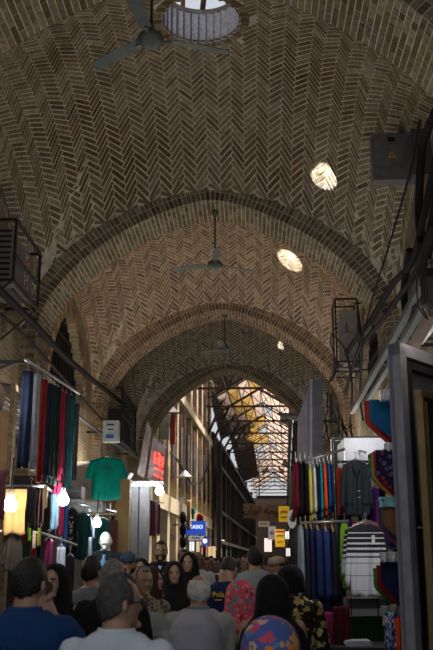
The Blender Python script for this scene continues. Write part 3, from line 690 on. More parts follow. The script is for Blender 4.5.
# ------------------------------------------------------------------ right side stalls
# grey door panel with a gilt-framed mirror
a = PY(394,343,5.0); b = Vector((1.32,5.62,a.z)); L = (b-a).length; ang = math.atan2(b.y-a.y, b.x-a.x); H = a.z
t = thing('door_panel', (a.x,a.y,0), 'tall grey metal door leaf standing open at the right edge', 'door leaf', rz=ang)
SG = mat('door_grey', (.17,.17,.20), .55, var=.2, scale=3)
m = MB(); m.box((L/2,.03,H/2), (L,.03,H)); m.build('sheet', SG, t)
m = MB(); m.box((.035,0,H/2), (.07,.07,H)); m.box((L/2,0,H-.035), (L,.07,.07)); m.build('outer_frame', mat('door_frame_grey', (.21,.21,.24), .5, metal=.1), t)
m = MB(); m.box((.10,-.012,H/2), (.045,.05,H-.2)); m.build('black_stile', BLK, t)
m = MB(); m.box((L/2+.05,-.012,H-.115), (L-.1,.05,.04)); m.build('black_rail', BLK, t)
m = MB(); m.box((L/2+.05,-.012,1.82), (L-.1,.05,.03)); m.build('crossbar', BLK, t)
m = MB(); m.tube([(.07,-.05,1.8),(.07,-.09,1.8),(.07,-.09,1.9)], .008, 6); m.build('latch', HMET, t)
a = PY(418,393,4.85); t2 = thing('framed_mirror', (a.x,a.y,a.z-1.3), 'dark mirror in a thin gilt frame hung on the grey door leaf', 'mirror', rz=ang)
w = .5; h = 1.32; m = MB(); GILT = mat('gilt', (.22,.16,.07), .4, metal=.4)
for c, s in (((w/2,0,h-.02),(w,.04,.035)),((w/2,0,0),(w,.04,.035)),((.018,0,h/2),(.022,.04,h)),((w-.018,0,h/2),(.022,.04,h))): m.box(c, s)
m.build('gilt_frame', GILT, t2); m = MB(); m.box((w/2,.005,h/2), (w-.06,.015,h-.06)); m.build('glass', mat('mirror_glass', (.05,.07,.07), .12, metal=.6), t2)
m = MB(); m.box((w/2,-.012,h/2), (w-.11,.01,.008)); m.box((.06,-.012,h/2), (.012,.012,h-.12)); m.build('inner_fillet', GILT, t2)
# clothes on the sloping arm
G = 'garments on the sloping steel arm at right'
rail('display_bar', [PY(345,449,9.3), PY(292,465,9.3)], 'chrome sloping display arm holding coloured shirts', r=.014, cat='display bar')
sp = [(293,298,462,517,maroon,'maroon shirt at the outer end of the right display arm'),(297,303,463,524,black,'black shirt next to the maroon one on the right display arm'),(303,307,463,523,black,'second black shirt, left of the yellow one on the right arm'),
 (307,311,467,522,yellow,'yellow shirt on the right display arm'),(311.5,315,467,520,white,'white shirt on the right display arm, beside the yellow one'),(315.5,318.5,466,520,navy,'dark navy shirt between the white and cyan ones'),(318.5,321,465,519,cyan,'cyan shirt on the right display arm'),
 (321.5,325.5,464,517,orange,'orange red shirt on the right display arm'),(326,329,463,515,blue,'blue shirt on the right display arm, beside the orange red one'),(329.5,332,464,512,C((.02,.03,.07)),'slim dark indigo shirt at the inner end of the right arm')]
for i,(x0,x1,y0,y1,m_,lb) in enumerate(sp): side(x0,x1,y0,y1,9.3,m_,lb,'shirt',W=.42,kind='coat',group=G)
# lower cluster on wooden hangers
G = 'jackets on wooden hangers at lower right'
rail('jacket_rail', [PY(349,521,8.9), PY(300,523,8.9)], 'steel rail with jackets on wooden hangers, under the coloured shirts')
sp = [(298,303,528,604,C((.20,.27,.33)),'pale blue jacket at the outer end of the lower right rail'),(303,308,527,614,C((.015,.02,.03)),'black jacket beside the pale blue one'),(308,313,528,616,C((.01,.016,.045)),'very dark navy jacket on a wooden hanger, next to the black one'),
 (313,321,529,610,C((.012,.025,.09)),'dark blue jacket on a wooden hanger, widest of the lower right rail'),(321,329,530,611,C((.014,.03,.11)),'dark blue jacket innermost but one on the lower right rail'),(329,335,530,612,C((.01,.012,.02)),'near black jacket innermost on the lower right rail')]
for x0,x1,y0,y1,m_,lb in sp: side(x0,x1,y0,y1,8.9,m_,lb,'jacket',W=.44,kind='coat',group=G,hang=HWOOD)
for k,(x0,x1,y0,y1,m_,lb) in enumerate([(312,318,618,660,lime,'lime green cloth low under the dark blue jackets'),(318,332,612,650,C((.2,.02,.07)),'dark pink cloth low under the dark blue jackets'),(305,315,612,640,C((.07,.012,.015)),'dark red cloth low behind the black jacket'),(332,350,606,650,C((.05,.006,.012)),'dark maroon cloth low in the gap by the green curtain')]):
    gpx('cloth',x0,x1,y0,y1,8.55-.08*k,m_,lb,'cloth',t=.06)
# tall grey curtained fitting beyond
t = thing('fabric_screen', PY(309,462,12.6), 'tall grey fabric screen standing beyond the right display arm', 'screen'); o = t.location
qs = [(297,466),(309,466),(309,388),(307,390),(298,418)]; m = MB(); P = [PY(x,y,12.6)-o for x,y in qs]
n = len(P); m.add(P+[p+Vector((0,.1,0)) for p in P], [tuple(range(n)), tuple(range(2*n-1,n-1,-1))]+[(i,n+i,n+(i+1)%n,(i+1)%n) for i in range(n)]); recalc(m.build('fabric', C((.24,.22,.26)), t))
m = MB(); P = [PY(x,y,12.5)-o for x,y in ((309.5,470),(312.5,470),(312.5,379),(309.5,379))]; m.add(P+[p+Vector((0,.12,0)) for p in P], [(0,1,2,3),(7,6,5,4),(0,4,5,1),(1,5,6,2),(2,6,7,3),(3,7,4,0)]); recalc(m.build('pale_edge', mat('pale_edge', (.26,.27,.33), .5), t))
m = MB(); P = [PY(x,y,12.5)-o for x,y in ((312.8,470),(323,470),(323,381),(312.8,379))]; m.add(P+[p+Vector((0,.3,0)) for p in P], [(0,1,2,3),(7,6,5,4),(0,4,5,1),(1,5,6,2),(2,6,7,3),(3,7,4,0)]); recalc(m.build('side_panel', mat('slate_panel', (.085,.095,.115), .6), t))
m = MB(); z0 = PY(300,464,12.6).z; m.beam((-.1,.05,0), (-.1,.05,-z0), .05); m.beam((.12,.05,0), (.12,.05,-z0), .05); m.build('post', BLK, t)
# white cabinet
a = PY(344,438,10.4); b = PY(395,466,10.4); t = thing('white_cabinet', ((a.x+b.x)/2,10.6,b.z), 'white box cabinet behind the grey cardigan', 'cabinet')
WC = mat('white_laminate', (.50,.50,.53), .45, var=.1); w, h = b.x-a.x, a.z-b.z; m = MB(); m.box((0,0,h/2), (w,.4,h)); m.build('body', WC, t)
m = MB(); P = [PY(*s,10.35)-t.location for s in ((344,439),(336,447),(336,478),(344,468))]; m.add(P+[p+Vector((.0,.03,0)) for p in P], [(0,1,2,3),(7,6,5,4),(0,4,5,1),(1,5,6,2),(2,6,7,3),(3,7,4,0)]); recalc(m.build('side_door', mat('cream_laminate', (.34,.33,.29), .5), t))
m = MB(); m.tube([(-.12,-.2,h*.55),(-.1,-.3,h*.5),(-.06,-.36,h*.42)], .012, 6); m.build('hook', HMET, t)
m = MB(); P = PY(333,439,10.6)-t.location; m.beam(P, P+Vector((0,0,-P.z-t.location.z)), .05); m.beam((w/2,0,0), (w/2,0,-t.location.z), .06); m.beam((P.x,P.y,P.z), (w/2,0,h+.03), .04); m.build('frame', BLK, t)
# cardigan and friends
gpx('trousers',336,345,468,516,9.75,C((.28,.03,.02)),'rust red garment showing left of the grey cardigan','shirt',t=.06)
gpx('sweater',342,350,476,545,9.6,purple,'purple garment behind the left edge of the grey cardigan','shirt',t=.06)
g = gpx('coat',339,372,462,516,9.4,C((.035,.045,.052)),'dark grey button-front cardigan on a hanger before the white cabinet','cardigan',t=.10)
m = MB(); wd = .35
for z in (-.30,-.365): m.lathe((0.015,-.066,z), [(.001,-.004),(.014,-.003),(.014,.003),(.001,.004)], 12)
o = m.build('white_button', mat('pearl_button', (.75,.75,.78), .3), g); 
for p in o.data.vertices: pass
m = MB(); m.tube([(-.05,-.035,-.02),(-.02,-.06,-.12),(.0,-.066,-.17),(.02,-.06,-.12),(.06,-.035,-.02)], .009, 6); m.tube([(0,-.066,-.17),(.0,-.062,-.55)], .004, 5); m.build('placket', black, g)
m = MB(); m.box((-.085,-.058,-.43), (.09,.01,.012)); m.box((.10,-.058,-.43), (.09,.01,.012)); m.build('pocket_welt', black, g)
gpx('sweater',369,380,488,530,9.7,purple,'purple garment right of the grey cardigan','shirt',t=.05)
def stripes_mat():
    m, nt, b = new_mat('striped_knit'); tc = nt.nodes.new('ShaderNodeTexCoord'); sp = nt.nodes.new('ShaderNodeSeparateXYZ'); nt.links.new(tc.outputs['Object'], sp.inputs[0])
    w = nt.nodes.new('ShaderNodeMapRange'); w.inputs[1].default_value = 0; w.inputs[2].default_value = -.75; nt.links.new(sp.outputs[2], w.inputs[0])
    cr = nt.nodes.new('ShaderNodeValToRGB'); cr.color_ramp.interpolation = 'CONSTANT'; e = cr.color_ramp.elements
    W_, K_ = (.62,.63,.68,1), (.012,.012,.016,1)
    st = [(0,K_),(.09,W_),(.105,K_),(.155,W_),(.17,K_),(.215,W_),(.24,K_),(.28,W_),(.305,K_),(.345,W_),(.385,K_),(.405,W_),(.465,K_),(.475,W_),(.62,(.12,.13,.2,1)),(.627,W_),(.8,(.3,.3,.4,1)),(.806,W_)]
    e[0].position = 0; e[0].color = K_; e[1].position = st[1][0]; e[1].color = st[1][1]
    for p, c in st[2:]: q = e.new(p); q.color = c
    nt.links.new(w.outputs[0], cr.inputs[0]); nt.links.new(cr.outputs[0], b.inputs['Base Color']); b.inputs['Roughness'].default_value = .9; return m
STR = stripes_mat()
gpx('sweater',339,350,524,590,9.35,lime,'lime green garment behind the striped sweater','sweater',t=.05)
gpx('trousers',352,380,523,560,9.3,C((.5,.06,.03)),'orange red collar garment behind the striped sweater','shirt',t=.04)
gpx('sweater',340,386,527,584,9.15,STR,'second striped knit sweater, mostly hidden behind the front one','sweater',t=.06,name='striped_sweater')
g = gpx('sweater',343,388,525,597,8.9,STR,'white and black striped knit sweater on a hanger, lower right','sweater',t=.09,name='striped_sweater')
m = MB(); m.box((.06,-.062,-.14), (.03,.008,.085)); m.build('price_label', mat('white_ticket', (.75,.75,.75), .6), g)
a = PY(347,598,9.2); b = PY(386,616,9.2); t = thing('white_drawer_box', ((a.x+b.x)/2,9.4,b.z), 'white and grey box shelf under the striped sweater', 'box'); m = MB(); w,h=b.x-a.x,a.z-b.z
m.box((0,0,h*.2), (w,.4,h*.4)); m.build('white_front', WC, t); m = MB(); m.box((0,0,h*.7), (w,.38,h*.55)); m.build('grey_front', mat('grey_front', (.10,.10,.11), .5), t)
m = MB(); m.beam((-w*.4,-.2,h), (-w*.4,-.2,0), .012); m.beam((w*.3,-.2,h), (w*.3,-.2,0), .012); m.build('strap', BLK, t)
gpx('cloth',343,392,617,650,9.25,C((.012,.045,.012)),'dark green curtain cloth below the white box shelf','cloth',t=.05,name='green_curtain')
m = MB()
for x in (336, 392):
    a = PY(x,470,10.0); m.beam((a.x,10.0,0), (a.x,10.0,2.9), .04)
a = PY(336,461,9.9); b = PY(400,461,9.9); m.beam((a.x-.0,10.0,a.z), (b.x,10.0,a.z), .03); a.z = PY(336,522,9.6).z; m.beam((a.x,10.0,a.z), (b.x,10.0,a.z), .03)
tag(m.build('display_rack', BLK), 'black steel display frame behind the cardigan and sweaters', 'display frame')
# kerchief stacks
def pattern_mat(name, base, cols, scale, ring=True):
    m, nt, b = new_mat(name); tc = nt.nodes.new('ShaderNodeTexCoord'); v = nt.nodes.new('ShaderNodeTexVoronoi'); v.inputs['Scale'].default_value = scale; nt.links.new(tc.outputs['Object'], v.inputs['Vector'])
    if not ring:
        nz = nt.nodes.new('ShaderNodeTexNoise'); nz.inputs['Scale'].default_value = scale*1.3; nt.links.new(tc.outputs['Object'], nz.inputs['Vector'])
        va = nt.nodes.new('ShaderNodeVectorMath'); va.operation = 'MULTIPLY_ADD'; va.inputs[1].default_value = (1.6/scale,)*3; nt.links.new(nz.outputs[1], va.inputs[0]); nt.links.new(tc.outputs['Object'], va.inputs[2]); nt.links.new(va.outputs[0], v.inputs['Vector'])
    cr = nt.nodes.new('ShaderNodeValToRGB'); cr.color_ramp.interpolation = 'CONSTANT'; e = cr.color_ramp.elements; n = len(cols)
    sp = nt.nodes.new('ShaderNodeSeparateColor'); nt.links.new(v.outputs['Color'], sp.inputs[0]); nt.links.new(sp.outputs[0], cr.inputs[0])
    e[0].color = (*cols[0], 1); e[1].position = 1/n; e[1].color = (*cols[1], 1)
    for i in range(2, n): q = e.new(i/n); q.color = (*cols[i], 1)
    r2 = nt.nodes.new('ShaderNodeValToRGB'); r2.color_ramp.interpolation = 'CONSTANT'; f = r2.color_ramp.elements; f[0].position = 0; f[0].color = (0,0,0,1) if ring else (1,1,1,1); f[1].position = .16 if ring else .46; f[1].color = (1,1,1,1) if ring else (0,0,0,1)
    if ring: q = f.new(.36); q.color = (0,0,0,1)
    nt.links.new(v.outputs['Distance'], r2.inputs[0]); mx = nt.nodes.new('ShaderNodeMix'); mx.data_type = 'RGBA'; mx.inputs[6].default_value = (*base, 1)
    nt.links.new(r2.outputs[0], mx.inputs[0]); nt.links.new(cr.outputs[0], mx.inputs[7]); nt.links.new(mx.outputs[2], b.inputs['Base Color']); b.inputs['Roughness'].default_value = .85; b.inputs['Specular IOR Level'].default_value = .15; return m
FLO = pattern_mat('floral_print', (.015,.01,.03), [(.35,.02,.05),(.06,.09,.32),(.30,.03,.12),(.1,.12,.3)], 22)
MULTI = pattern_mat('multicolour_print', (.05,.02,.12), [(.4,.1,.02),(.04,.3,.06),(.4,.32,.03),(.05,.08,.4)], 26, False)
G = 'folded kerchiefs hung in stacks at right'
K = [(364,393,401,441,7.3,crimson,'crimson kerchief at the back of the uppermost stack'),(366,395,401,442,7.2,C((.35,.04,.03)),'red kerchief with scalloped edge, directly behind the blue one'),(369,400,400,437,7.08,C((.01,.10,.24)),'large blue kerchief at the front of the uppermost stack'),
 (368,396,454,494,7.2,MULTI,'multicoloured kerchief at the back of the floral stack'),(370,398,453,496,7.1,C((.03,.20,.05)),'green kerchief second from the back in the floral stack'),(372,400,452,497,7.0,C((.55,.22,.02)),'orange yellow kerchief behind the floral one'),(373,402,451,496,6.9,C((.25,.02,.03)),'red bordered kerchief just behind the floral one'),(375,404,450,495,6.8,FLO,'dark kerchief printed with blue and red rosettes'),
 (376,402,500,545,7.2,C((.25,.06,.16)),'pink kerchief behind the brown one'),(378,404,500,542,7.1,C((.03,.04,.12)),'dark blue kerchief just behind the brown one'),(381,406,503,539,7.0,C((.17,.09,.045)),'plain brown kerchief hanging below the floral stack'),
 (384,404,530,556,7.25,MULTI,'multicoloured kerchief peeping out between brown and navy stacks'),
 (373,400,568,604,7.1,C((.02,.17,.02)),'green kerchief at the back of the lowest stack'),(376,402,565,603,7.0,C((.22,.015,.015)),'dark red kerchief in the middle of the lowest stack'),(380,407,562,600,6.9,C((.015,.015,.07)),'dark navy kerchief at the front of the lowest stack')]
for x0,x1,y0,y1,d,m_,lb in K: gpx('kerchief',x0,x1,y0,y1,d,m_,lb,'kerchief',t=.05,group=G)
for k,(y,lb) in enumerate(((401,'metal arm carrying the uppermost kerchief stack'),(452,'metal arm carrying the floral kerchief stack'),(501,'metal arm carrying the brown kerchief'),(562,'metal arm carrying the lowest kerchief stack'))):
    rail('display_bar', [PY(382,y-1,6.75), PY(386,y-2,7.4), PY(400,y-2,7.6), Vector((1.9,8.4,PY(400,y-2,7.6).z))], lb, r=.011, cat='display bar')
m = MB()
PLB = mat('clear_plastic', (.5,.52,.56), .2, var=.4, scale=40)
for i,(x0,x1,y0,y1,lb) in enumerate([(380,394,390,401,'crumpled clear plastic wrapping above the blue kerchief'),(384,398,443,452,'crumpled clear plastic wrapping above the floral kerchief'),(380,402,552,562,'lacy white plastic wrapping above the navy kerchief')]): gpx('cloth',x0,x1,y0,y1,6.8,PLB,lb,'wrapping',t=.08,name='plastic_wrapping')
gpx('cloth',379,404,497,507,6.95,C((.25,.55,.62)),'pale turquoise packet above the brown kerchief','packet',t=.04,name='packet')
gpx('cloth',384,396,612,650,6.9,pattern_mat('blue_dots', (.01,.05,.25), [(.6,.6,.65),(.5,.5,.6)], 30, False),'blue bag with white dots at lower right','bag',t=.1,name='patterned_bag')
gpx('cloth',395,410,618,655,6.8,C((.55,.06,.01)),'orange bag at lower right beside the dotted blue one','bag',t=.1,name='orange_bag')
gpx('cloth',382,402,606,625,7.1,C((.28,.26,.27)),'crumpled pale grey bag above the dotted blue one','bag',t=.1,name='grey_bag')
# low table with folded packs
a = PY(330,646,8.3); t = thing('display_table', (1.15,8.35,0), 'low dark table at the foot of the right stall', 'table'); m = MB(); zt = PY(350,645,8.3).z; m.box((0,0,zt-.02), (1.0,.6,.04)); m.build('table_top', mat('dark_table', (.03,.03,.035), .5), t)
for x in (-.45,.45):
    for y in (-.26,.26): m = MB(); m.beam((x,y,0),(x,y,zt-.04),.04); m.build('leg', BLK, t)
for x,lb,c in ((.92,'pale folded pack on the low table under the sweaters',(.35,.36,.42)),(1.3,'white folded sheet on the low table at right',(.6,.6,.6))):
    m = MB(); m.rings([[(x+sx*w,8.25+sy*.12,zt+z) for sx,sy in ((-1,-1),(1,-1),(1,1),(-1,1))] for w,z in ((.11,.002),(.115,.02),(.10,.045))]); tag(m.build('folded_pack', C(c)), lb, 'folded pack')
# fluorescent street lamp arm over the passage on the right
a = PY(277,414,24); b = PY(340,423,24)
t = thing('tube_lamp', a, 'long grey lamp housing reaching over the passage from the right', 'lamp')
m = MB(); L = PY(310,420,24)-a; w = L.x
rs = []
for i in range(9):
    x = w*i/8; r = (.04+.10*min(1, i/2.5)) if i < 7 else .09; c = a*0+L*(i/8); rs.append([(c.x, c.y+r*math.cos(k*math.pi/6), c.z+.6*r*math.sin(k*math.pi/6)) for k in range(12)])
m.rings(rs); m.build('housing', mat('lamp_grey', (.16,.19,.21), .4, metal=.4), t, smooth=True)
m = MB(); m.tube([L, L+Vector((.5,0,-.04)), L+Vector((1.0,0,-.1))], .03, 8); m.build('arm', BLK, t)
# ------------------------------------------------------------------ the open lane beyond the vault
def LX(x, d): return -.5+x+.042*(d-27)
YB = brick_mat('yellow_brick', (.42,.32,.18), (.50,.40,.25), (.40,.34,.25), w=.25, h=.08)
CREAM = mat('cream_stone', (.50,.42,.30), .8, var=.2, scale=3); RED = mat('red_brown_paint', (.10,.022,.016), .6, var=.3)
t = thing('brick_building', (LX(-2.25,36.5), 36.5, 0), 'long yellow brick building with tall red brown windows beyond the arch', 'building')
ox, oy = t.location.x, t.location.y
def fx(d): return LX(-2.25, d)-ox
def quadwall(m, d0, d1, z0, z1, off=0, th=.3):
    a, b = fx(d0)+off, fx(d1)+off; m.add([(a,d0-oy,z0),(b,d1-oy,z0),(b,d1-oy,z1),(a,d0-oy,z1),(a-th,d0-oy,z0),(b-th,d1-oy,z0),(b-th,d1-oy,z1),(a-th,d0-oy,z1)], [(0,1,2,3),(7,6,5,4),(4,5,1,0),(3,2,6,7),(4,0,3,7),(1,5,6,2)])
m = MB(); quadwall(m, 27.3, 46.5, 3.3, 10.4, -.25, 4.0); m.build('wall', YB, t)
for k in range(9): m = MB(); d = 27.35+2.35*k; quadwall(m, d, d+.5, 3.3, 10.3, -.02, .24); m.build('pilaster', YB, t)
m = MB(); quadwall(m, 27.3, 46.5, 7.35, 7.65, .06); m.build('cornice', CREAM, t); m = MB(); quadwall(m, 27.3, 46.5, 3.2, 3.7, .04); m.build('fascia', CREAM, t); m = MB(); quadwall(m, 27.2, 46.5, 10.3, 10.6, .15); m.build('parapet', CREAM, t)
for k in range(8):
    for z0, z1 in ((4.3,7.0),(7.95,9.9)):
        d = 27.35+2.35*k+.95; m = MB(); quadwall(m, d, d+.95, z0, z1, -.03, .2); w = m.build('window', RED, t)
        m = MB(); quadwall(m, d+.12, d+.42, z0+.12, z1-.5, -.01, .05); quadwall(m, d+.53, d+.83, z0+.12, z1-.5, -.01, .05); m.build('pane', mat('dark_pane', (.03,.025,.03), .2), w)
for k in range(9): m = MB(); d = 27.35+2.35*k; quadwall(m, d, d+.6, 0, 3.3, -.02, .6); m.build('pier', CREAM if k % 2 else YB, t)
m = MB(); quadwall(m, 27.3, 46.5, 0, 3.2, -2.2, .2); m.build('shop_back', mat('shop_back_warm', (.10,.07,.045), .9), t)
# awning and box on the facade corner
a = PY(172,412,27.9); t = thing('hooded_niche', a, 'small metal hood over a rust red panel at the near corner of the brick building', 'hood')
m = MB(); m.add([(-.25,-.3,-.05),(.25,-.3,-.05),(.25,.1,-.05),(-.25,.1,-.05),(0,-.1,.2)], [(0,1,4),(1,2,4),(2,3,4),(3,0,4),(3,2,1,0)]); m.build('hood', mat('hood_metal', (.12,.10,.12), .5), t)
m = MB(); m.box((.03,0,-.55), (.16,.2,.95)); m.build('red_panel', mat('rust_red', (.26,.05,.03), .7), t)
a = PY(165,424,27.6); t = thing('utility_box', a, 'grey utility box below the metal hood left of the brick building', 'electrical box'); m = MB(); m.box((0,0,-.1), (.28,.25,.75)); m.build('body', mat('util_grey', (.20,.20,.18), .6), t); m = MB(); m.box((0,-.13,-.1), (.24,.01,.7)); m.build('door', mat('util_grey2', (.22,.22,.20), .6), t)
# street lamp
a = PY(185,475,30); t = thing('street_lamp', a, 'cone-shaped street lamp on a curved arm before the brick building', 'street lamp')
m = MB(); m.lathe((0,0,0), [(.28,-.08),(.26,-.06),(.12,.06),(.05,.14),(.01,.16)], 20); m.build('shade', mat('lamp_shade_grey', (.25,.25,.26), .5, metal=.4), t, smooth=True)
m = MB(); m.tube([(-.05,0,.12),(-.25,0,.5),(-.5,.0,.75),(-.75,.0,.5),(-.85,0,.3)], .035, 8); m.tube([(.05,0,-.05),(.25,.1,-.32),(.5,.2,-.25),(.75,.3,.3),(.8,.3,1.1)], .03, 8); m.build('arm', BLK, t, smooth=True)
# signs
t = thing('shop_sign', PY(196,528,29.5), 'rectangular blue sign reading CASIO on the left', 'sign'); w = .62; h = .44
m = MB(); m.box((0,0,0), (w,.1,h)); m.build('sign_board', emit_mat('sign_blue', (.02,.09,.62), .55), t); text('lettering','CASIO',.155,emit_mat('sign_white',(.85,.9,1),1.3),(0,-.06,.03),(math.pi/2,0,0),t)
m = MB(); m.beam((-.3,.05,.1), (-.75,.05,.1), .04); m.build('bracket', BLK, t)
t = thing('shop_sign', PY(205,541,33), 'small blue square sign with a white emblem below the CASIO sign', 'sign'); m = MB(); m.box((0,0,0), (.26,.08,.32)); m.build('sign_board', emit_mat('sign_blue2', (.02,.08,.55), .5), t)
m = MB(); m.lathe((0,0,0), [(.05,-.005),(.08,-.005),(.08,.005),(.05,.005),(.05,-.005)], 20); o = m.build('emblem', emit_mat('sign_white2',(.9,.9,1),1.0), t); o.rotation_euler.x = math.pi/2; o.location.y = -.05
m = MB(); m.beam((-.1,0,0), (-.5,0,0), .03); m.build('bracket', BLK, t)
BAN = mat('banner_cloth', (.30,.20,.13), .8, var=.25, scale=3)
t = thing('banner', PY(262,511,58), 'brown banner with dark Persian lettering hung across the lane', 'banner'); w = 2.35; h = .92
m = MB(); n = 14; rs = [[(-w/2+w*i/n, .05*math.sin(i), z+.04*math.sin(i*.7)-.12*i/n) for z in (-h/2, h/2)] for i in range(n+1)]
vs = [p for r in rs for p in r]; m.add(vs, [(2*i,2*i+2,2*i+3,2*i+1) for i in range(n)]); o = m.build('cloth', BAN, t); md = o.modifiers.new('s','SOLIDIFY'); md.thickness = .02
text('lettering', '\ufee5\ufe8d\ufeae\ufbfe\ufe8d \ufeea\ufee4\ufbff\ufe91', .62, mat('banner_ink',(.012,.012,.04),.7), (.0,-.12,.02), (math.pi/2,.05,0), t, ext=.01)
m = MB(); m.beam((-w/2,0,h/2+.05), (-w/2-1.2,0,h/2+.2), .02); m.beam((w/2,0,h/2-.1), (w/2+.8,0,h/2+.1), .02); m.build('cord', BLK, t)
YS = mat('yellow_sign', (.80,.50,.02), .5, emis=(.8,.5,.02), estr=.25)
for px,py,d,w,h,lb in ((284,514,36,.42,.6,'yellow square sign with black lettering, upper of two on the right'),(280,538,46,.48,.85,'smaller yellow sign with a red band and black lettering, below the upper one')):
    t = thing('shop_sign', PY(px,py,d), lb, 'sign'); m = MB(); m.box((0,0,0), (w,.08,h)); m.build('sign_board', YS, t)
    m = MB(); script_strokes(m, w*.7, .12, 5, .014); o = m.build('lettering', BLK, t); o.location = (0,-.05,h*.12); m = MB(); script_strokes(m, w*.6, .1, 4, .012); o = m.build('lettering', BLK, t); o.location = (0,-.05,-h*.22)
    if d > 40: m = MB(); m.box((0,-.05,h*.36), (w*.9,.02,.1)); m.build('red_band', mat('sign_red',(.5,.03,.02),.5), t)
    m = MB(); m.beam((w/2,0,0), (w/2+.5,0,.05), .03); m.build('bracket', BLK, t)
for i,(px,py,d,w,h,c,lb) in enumerate([(292,519,31,.30,.62,(.55,.55,.56),'rounded white sign with dark marks right of the upper yellow sign'),(272,533,52,.42,.75,(.6,.5,.58),'pale pink sign deep in the lane beside the small yellow one'),(264,524,50,.6,.3,(.38,.30,.22),'small brown board sign under the banner'),(196,538,31,.5,.14,(.6,.6,.62),'white strip sign under the CASIO sign')]):
    t = thing('shop_sign', PY(px,py,d), lb, 'sign'); m = MB(); m.lathe((0,0,0), [(.01,-.04),(.5,-.04),(.5,.04),(.01,.04)], 24) if i == 0 else m.box((0,0,0), (w,.08,h)); o = m.build('sign_board', mat('pale_sign%d' % i, c, .5, emis=c, estr=.3), t)
    if i == 0: o.rotation_euler.x = math.pi/2; o.scale = (w, h, 1)
    m = MB(); script_strokes(m, w*.6, h*.3, 4, .014); o = m.build('lettering', BLK, t); o.location = (0,-.055,0); m = MB(); m.beam((w/2,0,0), (w/2+.4,0,.05), .03); m.build('bracket', BLK, t)
# clothes and clutter of the left lane shops
for px0,px1,py0,py1,d,c,kd,lb,ct in [(191,195,508,519,29,(.02,.25,.16),'tee','mint green shirt displayed above the CASIO sign','shirt'),(196,204,514,536,30.5,(.28,.02,.015),'coat','red jacket displayed beside the CASIO sign','jacket'),(187,191,500,530,28.6,(.5,.36,.2),'cloth','cream cloth panel left of the mint shirt','cloth'),(200,206,545,562,34,(.3,.01,.02),'cloth','dark red cloth at the lane shop under the blue emblem sign','cloth')]:
    gpx(kd,px0,px1,py0,py1,d,C(c),lb,ct,t=.15)
for px,py,lb in ((183,518,'upper round black hat disc on the corner pier beside the CASIO sign'),(183,530,'middle round black hat disc beside the CASIO sign'),(183,542,'lowest round black hat disc beside the CASIO sign')):
    t = thing('round_hat', PY(px,py,28.4), lb, 'hat'); m = MB(); m.lathe((0,0,0), [(.01,-.1),(.1,-.09),(.12,0),(.2,.02),(.2,.04),(.01,.04)], 20); o = m.build('crown_and_brim', black, t, smooth=True); o.rotation_euler.x = math.pi/2; o.scale = (.5,1,1)
m = MB(); a = PY(181,510,28.7); m.box((a.x,28.75,a.z-.9), (.12,.06,2.6)); tag(m.build('white_board_strip', mat('strip_white',(.55,.56,.6),.5)), 'narrow white upright strip behind the round black hats', 'strip')
for i,(px,py,d,s_,c) in enumerate([(200,548,34,.35,(1,.8,.5)),(212,553,44,.45,(1,.72,.4)),(222,552,55,.5,(1,.7,.35)),(192,546,31,.22,(.8,.9,1)),(222.5,541,50,.28,(.8,.95,1)),(236,551,70,.5,(1,.65,.3)),(207,541,40,.2,(.7,.8,1)),(229,553,62,.5,(.4,1,.6)),(268,545,60,.6,(1,.8,.75)),(287,535,34,.2,(.9,.95,1)),(288,552,33,.2,(.95,.95,1)),(264,517,60,.35,(.9,.95,1))]):
    a = PY(px,py,d); t = thing('lit_shop_display', a, ['amber lit shop display left of the crowd below the blue emblem sign','wide amber lit display behind the middle of the crowd','deep orange lit display far down the left lane shops','cold white lit case under the CASIO sign','small pair of white lit panels above the crowd','farthest orange glow on the left lane shops','tiny bluish lit panel beside the emblem sign','green glowing display far down the left shops','pinkish white display at the end of the lane','white lit case under the white round sign','lower white lit case by the right jackets','white lamp above the banner'][i], 'shop display')
    m = MB(); m.box((0,0,0), (s_*.8,.1,s_*(1.4 if i not in (4,11) else .5))); m.build('glow_panel', emit_mat('glow%d' % i, c, [.5,.5,.4,1.2,1.5,.35,1,.3,1.1,1.0,1.0,5][i]), t); m = MB()
    hh = s_*(.72 if i not in (4,11) else .27); m.beam((-s_*.42,-.06,-hh), (-s_*.42,-.06,hh), .03); m.beam((s_*.42,-.06,-hh), (s_*.42,-.06,hh), .03); m.beam((0,-.06,-hh), (0,-.06,hh), .025); m.beam((-s_*.42,-.06,hh), (s_*.42,-.06,hh), .03); m.build('frame', BLK, t)
# dark steel shopfronts, left, deep
DST = mat('dark_steel', (.03,.028,.03), .6, metal=.3); GPN = mat('grey_blue_sheet', (.10,.115,.14), .55, var=.3); DB = mat('dark_brown_front', (.035,.022,.015), .85, var=.4, scale=1)
t = thing('steel_shopfronts', (LX(-2.1,72),72,0), 'row of dark steel framed shopfronts on the left deep in the lane', 'shopfronts')
m = MB(); a0, a1 = LX(-2.15,46.8)-t.location.x, LX(-2.15,100)-t.location.x
m.add([(a0,-25.2,2.4),(a1,28,2.4),(a1,28,8.2),(a0,-25.2,8.2),(a0-.4,-25.2,2.4),(a1-.4,28,2.4),(a1-.4,28,8.2),(a0-.4,-25.2,8.2)], [(0,1,2,3),(7,6,5,4),(4,5,1,0),(3,2,6,7),(4,0,3,7),(1,5,6,2)]); m.build('upper_wall', DB, t)
for k in range(14):
    d = 47+3.8*k; x = LX(-1.9,d)-t.location.x; m = MB(); m.beam((x,d-72,0), (x,d-72,7.6+.3*(k % 3)), .22); m.build('column', DST, t)
    if k < 7: m = MB(); m.box((x+.02,d-72+1.0,5.2+.5*(k % 2)), (.1,1.1,2.2)); m.build('grey_sheet', GPN, t)
